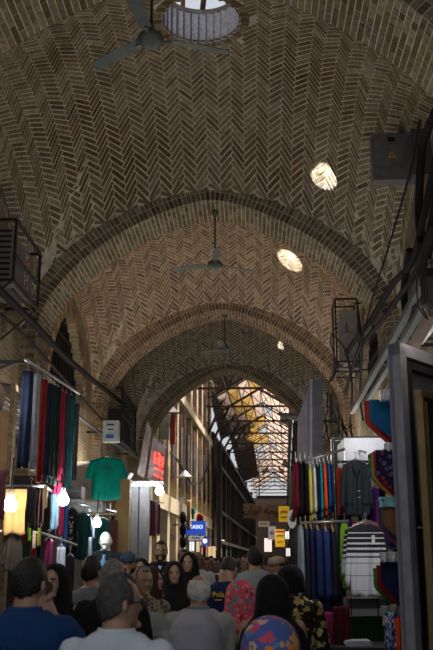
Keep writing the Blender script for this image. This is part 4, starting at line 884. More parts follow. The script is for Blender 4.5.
for z in (2.6, 4.1, 6.4, 7.6): m = MB(); m.beam((LX(-1.85,47)-t.location.x,-25,z), (LX(-1.85,100)-t.location.x,28,z), .16); m.build('girder', DST, t)
m = MB(); m.add([(LX(-3.6,47)-t.location.x,-25,0),(LX(-3.6,100)-t.location.x,28,0),(LX(-3.6,100)-t.location.x,28,2.5),(LX(-3.6,47)-t.location.x,-25,2.5)], [(0,1,2,3)]); m.build('shop_back', mat('shop_back2', (.05,.035,.02), .9), t)
# sloping corrugated roofs over the left shops
CORR = mat('corrugated_dark', (.06,.055,.05), .7, metal=.2, var=.4)
def corr(name, d0, d1, x0, z0, x1, z1, m_, label, drop=0):
    m = MB(); n = 60; up = []; lo = []
    for i in range(n+1):
        d = d0+(d1-d0)*i/n; w = .04*math.sin(i*1.57); dz = drop*(i/n); up.append((LX(x0,d),d,z0+w-dz)); lo.append((LX(x1,d),d,z1+w-dz))
    m.add(up+lo, [(i,i+1,n+2+i,n+1+i) for i in range(n)]); o = m.build(name, m_); md = o.modifiers.new('s','SOLIDIFY'); md.thickness = .04; return tag(o, label, 'roof sheet')
corr('corrugated_canopy', 44, 58, -2.6, 11.4, -.1, 12.9, CORR, 'dark sloping corrugated canopy over the left shopfronts', 2.2)
corr('corrugated_canopy', 58.5, 76, -2.2, 10.0, -.75, 10.6, CORR, 'second corrugated canopy farther down the left side', 2.0)
m = MB()
for k in range(5):
    d = 44.5+k*2.8; m.beam((LX(-2.4,d),d,7.4), (LX(-.3,d),d,12.3-k*.4), .12); 
for z in (10.8, 11.8): m.beam((LX(-1.6,44),44,z), (LX(-1.6,56),56,z-1.5), .1)
t = tag(m.build('canopy_struts', DST), 'dark slanting struts under the first corrugated canopy', 'struts')
m = MB(); a = PY(247,470,62); m.box((a.x-1.3,62,5.2), (1.3,.2,5.2), rz=.1); tag(m.build('dark_tarpaulin', mat('tarp', (.045,.035,.05), .8, var=.4)), 'dark purple tarpaulin wall hanging beside the bright roof', 'tarpaulin')
# right dark wall
t = thing('brown_shopfronts', (LX(2.2,60),60,0), 'dark brown building front on the right beyond the arch', 'building')
def RXX(x, d): return LX(x,d)-t.location.x
m = MB(); m.add([(RXX(2.2,27.3),-32.7,0),(RXX(1.55,100),40,0),(RXX(1.55,100),40,7.2),(RXX(2.2,27.3),-32.7,8.6),(RXX(5,27.3),-32.7,0),(RXX(5,100),40,0),(RXX(5,100),40,7.2),(RXX(5,27.3),-32.7,8.6)], [(0,3,2,1),(4,5,6,7),(3,7,6,2),(0,4,7,3),(1,2,6,5)]); m.build('wall', mat('brown_front', (.05,.03,.018), .9, var=.4, scale=.8), t)
for k in range(16):
    d = 29+4.3*k; m = MB(); x = RXX(2.1-.4*(d-27)/73,d); m.beam((x,d-60,0), (x,d-60,8.3-.09*(d-27)*.3), .2); m.build('column', DST, t)
for z in (3.0, 4.4, 6.6): m = MB(); m.beam((RXX(1.8,28),-32,z), (RXX(1.5,98),38,z*.96), .14); m.build('girder', DST, t)
# roof: steel gable trusses with lattice and translucent sheets
TR = mat('truss_steel', (.045,.03,.022), .7, metal=.2)
def trans_mat(name, col, t=.7):
    m, nt, b = new_mat(name); tr = nt.nodes.new('ShaderNodeBsdfTranslucent'); tr.inputs[0].default_value = (*col, 1); mx = nt.nodes.new('ShaderNodeMixShader'); mx.inputs[0].default_value = t
    b.inputs['Base Color'].default_value = (*[c*.6 for c in col], 1); n = nt.nodes.new('ShaderNodeTexNoise'); n.inputs['Scale'].default_value = 1.5; tc = nt.nodes.new('ShaderNodeTexCoord'); nt.links.new(tc.outputs['Object'], n.inputs[0])
    mr = nt.nodes.new('ShaderNodeMix'); mr.data_type = 'RGBA'; mr.inputs[6].default_value = (*col, 1); mr.inputs[7].default_value = (*[c*.45 for c in col], 1); nt.links.new(n.outputs[0], mr.inputs[0]); nt.links.new(mr.outputs[2], tr.inputs[0])
    nt.links.new(b.outputs[0], mx.inputs[1]); nt.links.new(tr.outputs[0], mx.inputs[2]); nt.links.new(mx.outputs[0], nt.nodes['Material Output'].inputs[0]); return m
TY = trans_mat('yellowed_sheet', (.80,.62,.34)); TW = trans_mat('milky_sheet', (.86,.74,.68)); TG = trans_mat('dull_sheet', (.22,.22,.19), .5)
def zr(x): return 8.9+1.3*(1-abs(x-.3)/2.2)
N = 17
for k in range(N):
    d = 30+4.2*k; m = MB(); xs = [-1.7+.5*i for i in range(8)]
    top = [Vector((LX(x,d),d,zr(x)+.25)) for x in xs]; bot = [Vector((LX(x,d),d,zr(x)-.55)) for x in xs]
    for i in range(7):
        m.beam(top[i],top[i+1],.06); m.beam(bot[i],bot[i+1],.06); m.beam(top[i],bot[i+1] if i%2 else bot[i],.035)
    m.beam(Vector((LX(-1.8,d),d,8.1)), Vector((LX(1.9,d),d,8.1)), .08)
    tag(m.build('roof_truss', TR), 'rusty steel lattice roof truss spanning the lane', 'roof truss', 'steel lattice trusses of the lane roof')
m = MB(); d1 = 30+4.2*(N-1)
for x in [-1.7+.5*i for i in range(8)]:
    m.beam((LX(x,29),29,zr(x)+.27), (LX(x,d1),d1,zr(x)+.27), .04)
for k in range(N-1):
    d = 30+4.2*k
    for x in (-1.7,-.7,.3,1.3):
        m.beam((LX(x,d),d,zr(x)+.2), (LX(x+.5,d+4.2),d+4.2,zr(x+.5)+.2), .032); m.beam((LX(x+.5,d),d,zr(x+.5)+.2), (LX(x,d+4.2),d+4.2,zr(x)+.2), .032)
tag(m.build('roof_purlins', TR), 'crossed steel purlins and braces carrying the roof sheets', 'roof bracing')
rnd = random.Random(3)
for k in range(N-1):
    d = 30+4.2*k
    for i in range(7):
        x = -1.7+.5*i; u = rnd.random()
        if k < 4 and i < 3 and not (k in (1,3)): continue
        if u < .12: continue
        mm = (TY if (i in (1,2,3) and k < 9 and u < .75) else (TG if (k < 2 or u < .22) else TW)); c = 'yellowed' if mm is TY else ('dull grey' if mm is TG else 'milky')
        m = MB(); tilt = rnd.uniform(-.04,.06)
        m.add([(LX(x+.02,d+.05),d+.05,zr(x)+.32),(LX(x+.49,d+.05),d+.05,zr(x+.49)+.32),(LX(x+.49,d+4.15),d+4.15,zr(x+.49)+.32+tilt),(LX(x+.02,d+4.15),d+4.15,zr(x)+.32+tilt)], [(0,1,2,3)])
        o = m.build('roof_sheet', mm); md = o.modifiers.new('s','SOLIDIFY'); md.thickness = .01
        tag(o, '%s translucent roof sheet laid on the steel lattice over the lane' % c, 'roof sheet', c+' roof sheets over the lane')
a = PY(276,497,66); m = MB(); m.beam((a.x-1.4,66,a.z), (a.x+1.4,66,a.z), .14); m.beam((a.x-1.4,66,a.z-.9), (a.x+1.4,66,a.z-.9), .1); m.beam((a.x-1.2,66,a.z), (a.x-1.2,66,a.z+2.6), .08); tag(m.build('cross_girder', TR), 'dark cross girder over the lane above the banner', 'girder')
# end of the lane
m = MB(); m.box((LX(0,101),101.5,4), (9,.3,9)); tag(m.build('lane_end_wall', mat('end_wall', (.16,.11,.08), .9, var=.4)), 'dim brown wall closing the far end of the lane', 'wall', kind='structure')
# ------------------------------------------------------------------ people
SKIN = {'light': mat('skin_light', (.40,.25,.18), .55, var=.12), 'mid': mat('skin_mid', (.30,.175,.115), .55, var=.12), 'dark': mat('skin_dark', (.16,.085,.055), .55, var=.12), 'doll': mat('mannequin_white', (.75,.72,.66), .3, var=.05)}
HB = mat('hair_black', (.010,.008,.007), .6, bump=.5, bscale=90); HG = mat('hair_grey', (.16,.15,.145), .7, var=.5, scale=30, bump=.5, bscale=90); HW_ = mat('hair_white', (.50,.48,.46), .7, var=.3, scale=30, bump=.5, bscale=90); HD = mat('hair_dark_grey', (.045,.042,.04), .7, var=.5, scale=40, bump=.5, bscale=90)
EYE = mat('eye_dark', (.02,.012,.01), .2); EYW = mat('eye_white', (.45,.43,.40), .3); LIP = mat('lips', (.25,.09,.075), .5)
def headpt(sx, sy, sz, k=1.0):
    x, y, z = .076*sx, .094*sy, .118*sz
    if sz < 0:
        x *= 1-.30*(-sz)**1.4; y *= (1-.38*(-sz)**1.2) if sy > 0 else (1-.06*(-sz))
    if sy < -.3 and sz < -.45: y -= .010*(-sz)
    if sy < 0 and k == 1.0:
        for s in (-1, 1): y += .010*math.exp(-(((x-s*.031)/.016)**2+((z-.006)/.011)**2))
    return Vector((x*k, y*k, z*k))
def head_grid(k=1.0, nu=30, nv=22):
    rows = []
    for j in range(nv+1):
        ph = min(max(math.pi*j/nv, .03), math.pi-.03); row = []
        for i in range(nu):
            t = 2*math.pi*i/nu; row.append((math.sin(ph)*math.cos(t), math.sin(ph)*math.sin(t), -math.cos(ph)))
        rows.append(row)
    return rows
def limb(m, pts, rs, n=12):
    P = [Vector(p) for p in pts]; out = []; ro = []
    d0 = (P[0]-P[1]).normalized(); out.append(P[0]+d0*rs[0]*.85); ro.append(rs[0]*.3); out.append(P[0]+d0*rs[0]*.5); ro.append(rs[0]*.8)
    for p, r in zip(P, rs): out.append(p); ro.append(r)
    d1 = (P[-1]-P[-2]).normalized(); out.append(P[-1]+d1*rs[-1]*.5); ro.append(rs[-1]*.8); out.append(P[-1]+d1*rs[-1]*.85); ro.append(rs[-1]*.3)
    m.tube(out, ro, n)
def oval(c, rx, ry, n=28, sq=1.0, fold=0, ph=0):
    o = []
    for k in range(n):
        t = 2*math.pi*k/n; a, b = math.cos(t), math.sin(t); f = 1+fold*math.sin(7*t+ph)
        o.append((c[0]+rx*f*math.copysign(abs(a)**sq, a), c[1]+ry*f*math.copysign(abs(b)**sq, b), c[2]))
    return o
def remesh(o, vox, sm=3, disp=0, seed=0):
    md = o.modifiers.new('remesh', 'REMESH'); md.mode = 'VOXEL'; md.voxel_size = vox; md.use_smooth_shade = True
    md = o.modifiers.new('smooth', 'SMOOTH'); md.iterations = sm; md.factor = .5
    if disp:
        tx = bpy.data.textures.new('folds', 'CLOUDS'); tx.noise_scale = .09; md = o.modifiers.new('folds', 'DISPLACE'); md.texture = tx; md.strength = disp; md.mid_level = .5; md.texture_coords = 'LOCAL'
ARM0 = ((.232,.02,1.13), (.245,-.06,.90))
def hand(m, W, E, side_, curl=.35, closed=False, nrm=None):
    W = Vector(W); d = (W-Vector(E)).normalized(); s = Vector((0,-1,0)) if abs(d.y) < .8 else Vector((0,0,1)); s = (s-d*s.dot(d)).normalized(); n = d.cross(s)*side_
    if nrm is not None: n = Vector(nrm); n = (n-d*n.dot(d)).normalized(); s = n.cross(d)*side_
    limb(m, [W, W+d*.045, W+d*.085], [.024,.034,.036], 10)
    limb(m, [W+d*.05+s*.018, W+d*.085+s*.022], [.022,.02], 8); limb(m, [W+d*.05-s*.018, W+d*.085-s*.022], [.022,.02], 8)
    c = 1.25 if closed else curl
    for i, (o, L) in enumerate(((.030,.070),(.010,.080),(-.011,.074),(-.031,.058))):
        p = W+d*.085+s*o; a = 0; pts = [p-d*.02, p]
        for q in (.45,.33,.24): a += c*.7; p = p+(d*math.cos(a)+n*math.sin(a))*L*q; pts.append(p)
        limb(m, pts, [.0105,.0105,.010,.0095,.0088], 8)
    p = W+d*.03+s*.03; limb(m, [p, p+(s*.6+d*.7+n*.3).normalized()*.04, p+(s*.35+d*.85+n*.5).normalized()*.075], [.013,.012,.010], 8)
def person(px, py, d, face, label, hair='short', hcol=HB, skin='mid', top=None, bottom=None, vox=.012, hy=0, hp=0, sleeves='long', coat=False, arms=(ARM0, ARM0), closed=(False, False), group=None,
           hood=None, chador=None, puff=1.0, hoodcut=0, collar=None, dress=None, beard=None, cap=None, build=1.0, openfront=None, glasses=False, root=None, stride=.10, hscale=1.0, name='person', cat='person', lean=0, htall=None, stand=None):
    p = PY(px, py, d); S = (htall or p.z)/1.765; S = stand/1.765 if stand else S; loc = (p.x, d, 0 if stand else p.z-S*1.765)
    if abs(loc[2]) < 1e-6: loc = (p.x, d, 0)
    t = root or thing(name, loc, label, cat, group, rz=R(face)); t.scale = (S, S, S)
    if lean: t.rotation_euler.x = 0
    B = build; top = top or black; bottom = bottom or black
    hscale = hscale*(1.07 if not (hood or chador) else 1.0); HC = Vector((0, -.015, 1.64-(.012 if not (hood or chador) else 0))); M = Matrix.Rotation(R(hy), 3, 'Z') @ Matrix.Rotation(R(hp), 3, 'X'); HP = HC-Vector((0,.0,.07))
    def hw(v): return HP+M @ (v*hscale+Vector((0,0,.07)))
    # body: one continuous surface
    m = MB(); m.rings([[hw(headpt(*q)) for q in row] for row in head_grid()])
    m.rings([[hw(Vector(q)) for q in oval((0,y,z),rx,ry,10)] for rx, ry, y, z in ((.006,.006,-.088,.018),(.008,.010,-.094,.0),(.012,.013,-.099,-.018),(.016,.012,-.096,-.027),(.008,.006,-.090,-.034))])
    for s in (-1, 1):
        m.ell(hw(Vector((s*.028,-.083,.027))), (.022,.011,.007), 10, 6); m.ell(hw(Vector((s*.078,.008,-.004))), (.010,.020,.032), 10, 8)
    m.ell(hw(Vector((0,-.086,-.083))), (.024,.016,.018), 10, 6)
    limb(m, [(0,.012,1.42),(0,.008,1.50), hw(Vector((0,.012,-.07)))], [.078*B**.5,.066,.062], 16)
    m.rings([oval((0,y,z),rx*B,ry*B,20,.85) for z,rx,ry,y in ((.88,.10,.09,0),(.93,.165,.115,0),(1.05,.15,.105,0),(1.18,.155,.11,0),(1.30,.17,.115,0),(1.42,.178,.10,.005),(1.475,.12,.08,.01),(1.515,.07,.066,.01))])
    for k, s in ((0, -1), (1, 1)):
        (ex, ey, ez), (wx, wy, wz) = arms[k]
        sh = Vector((s*.175*B,.005,1.43)); e = Vector((s*ex*B if ex > .1 else s*ex, ey, ez)); w = Vector((s*wx, wy, wz))
        limb(m, [sh, (sh+e)/2, e, e+(w-e)*.35, w], [.052,.046,.038,.038,.026]); hand(m, w, e, s, closed=closed[k])
        ft = stride*(1 if s > 0 else -1)
        limb(m, [(s*.085,0,.90),(s*.09,-.01+ft*.5,.50),(s*.09,.03+ft,.10)], [.085,.056,.042]); limb(m, [(s*.09,.05+ft,.05),(s*.095,-.12+ft,.04)], [.042,.036])
    o = m.build('body', SKIN[skin], t, smooth=True); remesh(o, vox, 2)
    front = abs(((face+hy+180) % 360)-180) < 110
    if front and skin != 'doll':
        m = MB()
        for s in (-1, 1): m.ell(hw(Vector((s*.031,-.083,.004))), (.0125,.008,.007), 10, 6)
        ew = m.build('eyes', EYW, t, smooth=True); m = MB()
        for s in (-1, 1): m.ell(hw(Vector((s*.031,-.0895,.004))), (.006,.003,.006), 8, 6)
        m.build('iris', EYE, ew); m = MB()
        for s in (-1, 1): m.tube([hw(Vector((s*.012,-.096,.022))), hw(Vector((s*.03,-.097,.029))), hw(Vector((s*.05,-.083,.023)))], .0045, 6)
        m.build('eyebrows', HB if hcol is HB or hood else hcol, t); m = MB(); m.ell(hw(Vector((0,-.0955,-.052))), (.022,.007,.007), 12, 6); m.build('lips', LIP, t, smooth=True)
    if beard:
        m = MB(); rows = head_grid(1, 30, 22); n = 30; V = [hw(headpt(*q, 1.055)) for row in rows for q in row]; fs = []
        for j in range(22):
            for i in range(30):
                sx, sy, sz = rows[j][i]; ok = sy < .05 and -1 <= sz < (-.40 if abs(sx) > .4 else -.26) and not (abs(sx) < .28 and -.56 < sz < -.36 and sy < 0) and not (beard == 'stubble' and sz > -.45 and abs(sx) < .45)
                if beard == 'moustache': ok = abs(sx) < .38 and -.42 < sz < -.25 and sy < 0
                if ok: fs.append((j*n+i, j*n+(i+1) % n, (j+1)*n+(i+1) % n, (j+1)*n+i))
        m.add(V, fs); m.build('beard' if beard != 'moustache' else 'moustache', hcol, t, smooth=True)
    if hair and not hood and not chador:
        m = MB(); rows = head_grid(1, 36, 26); n = 36; rr = random.Random(int(px*7)); V = []
        for row in rows:
            for q in row:
                v = headpt(*q, 1.075); thick = 1+ (.05 if q[2] > .2 else .0)+rr.uniform(-.012,.012); V.append(hw(Vector((v.x*thick, v.y*thick, v.z*(thick+.01)))))
        fs = []
        for j in range(26):
            for i in range(36):
                sx, sy, sz = rows[j][i]
                lim = .62 if sy < -.55 else (.62+(sy+.55)*1.25 if sy < 0 else -.07-.62*sy)
                if abs(sx) > .8 and sy > -.3: lim = min(lim, -.12)
                ok = sz > lim
                if hair == 'bald' and sz > .58: ok = False
                if hair == 'bald' and sy < -.1: ok = ok and abs(sx) > .75
                if hair == 'long' and sy > -.2 and sz > -.85: ok = True
                if ok: fs.append((j*n+i, j*n+(i+1) % n, (j+1)*n+(i+1) % n, (j+1)*n+i))
        m.add(V, fs); o = m.build('hair', hcol, t, smooth=True); md = o.modifiers.new('sm','SMOOTH'); md.iterations = 3; md.factor = .6; md = o.modifiers.new('s','SOLIDIFY'); md.thickness = .012; md.offset = -1
    if cap:
        m = MB(); m.rings([[hw(Vector(q)) for q in oval((0,0,z),rx,ry,24)] for z,rx,ry in ((.035,.087,.106),(.07,.086,.104),(.10,.072,.088),(.122,.045,.055),(.130,.01,.012))]); cp = m.build('cap', cap, t, smooth=True)
        if cap is not SKULLC:
            m = MB(); m.rings([[hw(Vector(q)) for q in ring] for ring in ([(x, y, z) for x, y, z in oval((0,-.10,.042),.075,.075,20)], [(x, y, z-.012) for x, y, z in oval((0,-.10,.042),.076,.077,20)])]); m.build('brim', cap, cp, smooth=True)
    if glasses:
        m = MB()
        for s in (-1, 1):
            m.tube([hw(Vector((s*.033+.023*math.cos(a), -.104, .004+.017*math.sin(a)))) for a in [i*math.pi/6 for i in range(13)]], .0022, 5, cap=False)
            m.tube([hw(Vector((s*.056,-.103,.01))), hw(Vector((s*.083,-.06,.012))), hw(Vector((s*.085,.01,.008)))], .0028, 5)
        m.tube([hw(Vector((-.01,-.105,.008))), hw(Vector((.01,-.105,.008)))], .002, 5); m.build('spectacles', BLK, t)
    if chador is None:
        # garment on the upper body
        m = MB(); g = 1.0; inf = .018+(.014 if coat else 0); hem = .84 if not coat else .74
        if dress: hem = .95
        m.rings([oval((0,y,z),(rx+inf)*B,(ry+inf)*B,28,.85,.012,px+z*3) for z,rx,ry,y in ((hem,.165,.115,0),(.95,.165,.118,0),(1.06,.155,.115,0),(1.18,.165,.12,0),(1.30,.18,.12,0),(1.40,.185,.11,.005),(1.45,.165,.09,.01),(1.485,.11,.07,.012),(1.512,.070,.058,.012))])
        for k, s in ((0, -1), (1, 1)):
            (ex, ey, ez), (wx, wy, wz) = arms[k]; sh = Vector((s*.172*B,.005,1.425)); e = Vector((s*ex*B if ex > .1 else s*ex, ey, ez)); w = Vector((s*wx, wy, wz)); q = .012 if coat else .006
            if sleeves == 'long': limb(m, [sh, (sh+e)/2, e, e+(w-e)*.35, e+(w-e)*.93], [.068+q,.060+q,.053+q,.050+q,.040+q])
            elif sleeves == 'short': limb(m, [sh, sh+(e-sh)*.4, sh+(e-sh)*.8], [.068+q,.066+q,.064+q])
        o = m.build({True:'coat'}.get(coat,'shirt') if not dress else 'dress_bodice', top, t, smooth=True); remesh(o, max(vox, .012), 3, .022); topo = o
        if collar: 
            m = MB(); rs = [[(.001+(r)*math.cos(a)*1.05, .012+r*math.sin(a), z) for a in [2*math.pi*i/24 for i in range(24)]] for r, z in ((.072,1.485),(.072,1.527),(.079,1.530),(.090,1.492),(.072,1.485))]
            m.rings(rs, cap=False); m.build('collar', collar, topo, smooth=True)
        if openfront:
            m = MB(); n = 10; rs = []
            for i in range(n+1):
                z = 1.46-.56*i/n; w = .035+.03*min(1, i/3); y = -(.07+.07*min(1, i/3.0))*1.03-.036*B; rs.append([(-w,y+.012,z),(0,y-.004,z),(w,y+.012,z),(w,y+.05,z),(-w,y+.05,z)])
            m.rings(rs); m.build('shirt_front', openfront, topo, smooth=True)
        if not dress:
            m = MB(); m.rings([oval((0,0,z),rx*B,ry*B,24,.9) for z,rx,ry in ((.84,.172,.125),(.95,.175,.128),(1.02,.165,.12))])
            for s in (-1, 1):
                ft = stride*(1 if s > 0 else -1); limb(m, [(s*.088,0,.88),(s*.092,-.01+ft*.5,.50),(s*.092,.03+ft,.10)], [.105,.078,.068])
            o = m.build('trousers', bottom, t, smooth=True); remesh(o, max(vox,.014), 3, .015)
        else:
            m = MB(); m.rings([oval((0,0,z),rx,ry,36,.95,.03+.04*(1-z),px) for z,rx,ry in ((.10,.27,.24),(.45,.245,.20),(.75,.215,.165),(.95,.19,.14),(1.05,.172,.13))]); m.build('skirt', dress, t, smooth=True)
        m = MB()
        for s in (-1, 1): ft = stride*(1 if s > 0 else -1); limb(m, [(s*.092,.05+ft,.05),(s*.096,-.13+ft,.045)], [.052,.046])
        o = m.build('shoes', black, t, smooth=True)
    mm = chador or hood
    if mm:
        if chador: prof = [(1.770,.010,.010,.0),(1.765,.032,.037,.0),(1.750,.060,.069,.0),(1.715,.091,.104,.0),(1.66,.107,.122,.002),(1.60,.110,.122,.01),(1.54,.118,.116,.015),(1.49,.125,.108,.015),(1.45,.165,.118,.012),(1.40,.215,.138,.01),(1.30,.245,.165,0),(1.1,.265,.19,0),(.85,.275,.205,0),(.5,.295,.23,0),(.06,.33,.27,0)]
        else: prof = [(1.772,.010,.010,.0),(1.767,.033,.038,.0),(1.752,.064,.073,.0),(1.715,.097,.110,.002),(1.66,.115,.129,.006),(1.60,.117,.130,.012),(1.54,.122,.124,.016),(1.49,.138,.123,.018),(1.44,.170,.130,.018),(1.38,.185,.15,.02),(1.33,.16,.155,.02)]
        if hoodcut: prof = [q for q in prof if q[0] > hoodcut]
        # densify
        zz = []; 
        for a, b in zip(prof, prof[1:]):
            st = max(2, int(abs(a[0]-b[0])/.035)) if a[0] < 1.75 else 2
            for i in range(st): f = i/st; zz.append(tuple(a[j]*(1-f)+b[j]*f for j in range(4)))
        zz.append(prof[-1]); n = 56; V = []; keep = []
        for z, rx, ry, yo in zz:
            low = max(0, (1.55-z)); fo = min(.07, low*.12)
            for k in range(n):
                a = 2*math.pi*k/n; f = 1+fo*math.sin(9*a+px+z*1.5)+fo*.5*math.sin(17*a+px*2)+.008*math.sin(5*a+z*40)
                pf = 1+(puff-1)*min(1, max(0, (z-1.38)/.12)); x, y = rx*f*pf*math.cos(a), ry*f*pf*math.sin(a)+yo; v = Vector((x, y, z))
                hk = ((x/.062)**2+((z-1.635)/.085)**2 < 1) and y < 0
                if z > 1.5 and (hy or hp): 
                    w = min(1, (z-1.5)/.08); v = v.lerp(HP+M @ (v-HC+Vector((0,0,.07))), w)
                V.append(v); keep.append(not hk)
        m = MB(); fs = []
        for j in range(len(zz)-1):
            for k in range(n):
                q = (j*n+k, j*n+(k+1) % n, (j+1)*n+(k+1) % n, (j+1)*n+k)
                if all(keep[i] for i in q): fs.append(q)
        m.add(V, fs); o = m.build('chador' if chador else 'headscarf', mm, t, smooth=True); recalc(o); md = o.modifiers.new('s','SOLIDIFY'); md.thickness = .010; md.offset = 1
        md = o.modifiers.new('sub','SUBSURF'); md.levels = 1; md.render_levels = 1
    return t
SKULLC = mat('beige_cap', (.30,.23,.18), .8)
def plaid():
    m, nt, b = new_mat('plaid_shirt'); tc = nt.nodes.new('ShaderNodeTexCoord'); ch = nt.nodes.new('ShaderNodeTexChecker'); ch.inputs['Scale'].default_value = 34; ch.inputs[1].default_value = (.22,.17,.10,1); ch.inputs[2].default_value = (.04,.035,.035,1)
    nt.links.new(tc.outputs['Object'], ch.inputs[0]); nt.links.new(ch.outputs[0], b.inputs['Base Color']); b.inputs['Roughness'].default_value = .9; return m
SCARFP = pattern_mat('pink_floral_scarf', (.55,.08,.12), [(.03,.28,.32),(.70,.25,.27),(.35,.02,.05),(.65,.18,.2)], 24, False)
SCARFM = pattern_mat('multicolour_scarf', (.06,.09,.26), [(.55,.16,.03),(.45,.06,.10),(.50,.30,.22),(.05,.2,.35),(.55,.25,.05)], 17, False)
DOTS = pattern_mat('navy_floral_dress', (.010,.035,.12), [(.45,.45,.42),(.3,.28,.2),(.010,.035,.12),(.010,.035,.12)], 30, False)
GOLDC = pattern_mat('black_gold_print', (.015,.013,.010), [(.42,.32,.12),(.33,.24,.08),(.5,.42,.22),(.02,.015,.01)], 13, False)
shirtb = C((.03,.075,.15)); PALE = C((.42,.46,.52)); GREYT = C((.20,.22,.25)); JK = C((.27,.28,.26)); VEST = C((.26,.28,.28)); LB = C((.33,.42,.55)); GS = C((.26,.25,.28))
# nearest row
P1 = person(29,557,4.3,178,'man in a blue polo shirt holding a phone to his ear, bottom left','short',HB,'mid',C((.008,.035,.11)),black,.008,hy=-14,hp=8,sleeves='long',build=1.12,arms=(((.30,-.10,1.20),(.132,-.045,1.475)),ARM0),closed=(True,False),collar=C((.008,.035,.11)))
m = MB(); m.tube([(.05,.06,1.49),(.04,.13,1.40),(.03,.155,1.25),(.0,.155,1.0),(-.05,.15,.86)], .014, 6); m.tube([(.05,.06,1.49),(.06,-.06,1.46),(.08,-.14,1.2)], .014, 6); m.build('bag_strap', black, P1)
S1 = P1.scale[0]; hp = P1.matrix_world
ph = thing('mobile_phone', (0,0,0), 'black mobile phone held against the ear of the blue shirted man', 'phone'); m = MB(); m.box((0,0,0), (.010,.066,.132)); m.build('body', BLK, ph); m = MB(); m.box((-.0065,0,0), (.002,.060,.122)); m.build('screen', mat('phone_screen', (.01,.01,.012), .1), ph)
bpy.context.view_layer.update(); ph.location = P1.matrix_world @ Vector((-.090,-.055,1.57)); ph.rotation_euler = (R(14), R(-6), R(176))
person(119,573,3.75,172,'man with glasses and thinning dark hair in a pale shirt, seen from behind in front','short',HD,'mid',PALE,C((.05,.05,.06)),.008,hy=-48,glasses=True,build=1.12,collar=PALE)
person(196,613,4.35,180,'woman in a plain mauve grey headscarf seen from behind at the bottom centre',None,HB,'mid',GS,hood=GS,dress=GS,puff=1.28,vox=.012,build=1.05)
person(270,619,3.7,184,'woman in a bright multicoloured orange and blue headscarf, bottom centre right',None,HB,'mid',black,hood=SCARFM,dress=black,puff=1.16,build=1.05)
# second row
person(56,565,6.4,-8,'woman in a black chador facing the camera beside the man with the phone',None,HB,'light',chador=black,hy=-6)
person(92,556,7.4,195,'dark haired man in a grey t-shirt turned to the right, beside the veiled woman','short',HB,'mid',C((.14,.15,.17)),black,hy=-35,sleeves='short')
person(113,559,6.1,182,'grey haired man in a black t-shirt seen from behind, behind the man with glasses','short',HG,'mid',black,black,hy=10,sleeves='short',build=1.08)
person(143,566,7.2,14,'grey haired man with a moustache in a light grey vest over a checked shirt','short',HG,'mid',plaid(),C((.05,.05,.05)),.010,hy=16,beard='moustache',openfront=None)
V = bpy.data.objects['person.007'] if 'person.007' in bpy.data.objects else None
person(199,574,6.2,181,'white haired balding man in a pale grey jacket seen from behind','bald',HW_,'mid',JK,C((.08,.08,.08)),.010,coat=True,build=1.1,collar=C((.10,.14,.20)))
person(240,581,6.9,183,'woman in a pink floral headscarf and navy patterned dress, seen from behind',None,HB,'mid',DOTS,hood=SCARFP,puff=1.05,dress=DOTS,build=1.0)
person(226,572,8.2,184,'man in a navy polo shirt with yellow lettering on the back, head bowed','short',HB,'mid',C((.010,.018,.065)),black,hy=-30,hp=50,sleeves='short',stand=1.70)
POLO = [o for o in bpy.data.objects if o.type == 'EMPTY' and o.get('label','').startswith('man in a navy polo')][0]
person(272,576,5.7,182,'woman in a plain black chador seen from behind, left of the gold patterned one',None,HB,'mid',chador=black)
person(290,566,7.4,184,'woman in a black headscarf and gold printed garment at the right of the crowd',None,HB,'mid',GOLDC,hood=black,dress=GOLDC,build=1.2,hoodcut=1.5)
# third row
person(152,568,8.7,75,'woman in a dark brown headscarf in profile beside the grey vested man',None,HB,'light',brown,hood=C((.03,.018,.012)),dress=brown)
person(174,562,9.3,8,'woman in a black chador facing the camera with an orange bag strap, centre left',None,HB,'light',chador=black)
person(189,553,11.2,-10,'woman in a black chador facing the camera, behind the orange strapped one to her right',None,HB,'light',chador=black)
person(128,552,10.2,10,'man in a navy cap facing the camera, behind the grey haired men','short',HB,'mid',C((.05,.07,.10)),black,cap=C((.03,.05,.09)),beard='stubble')
person(141,559,11.8,0,'woman in a black headscarf mostly hidden beside the man in the navy cap',None,HB,'light',chador=black)
person(161,541,12.6,2,'tall bearded young man in an open black jacket over a pale blue shirt','short',HB,'mid',black,C((.02,.03,.05)),.010,coat=True,beard='full',openfront=LB)
person(255,546,10.0,182,'tall man in a light grey t-shirt with dark hair seen from behind','short',HB,'mid',GREYT,C((.05,.05,.06)),.010,sleeves='short',build=1.22)
person(198,551,13.2,12,'dark skinned man in a white shirt behind the black veiled women','bald',HB,'dark',C((.45,.47,.52)),black,sleeves='long')
person(266,556,12.4,60,'dark haired man in a cream shirt turned right, beside the tall grey t-shirt man','short',HB,'mid',C((.36,.33,.28)),black,hp=8)
person(279,556,11.4,-60,'man in a beige skullcap with a raised hand, right of the tall man','short',HB,'mid',C((.20,.15,.12)),black,cap=SKULLC,hp=10,arms=(((.26,-.12,1.24),(.15,-.2,1.48)),ARM0))
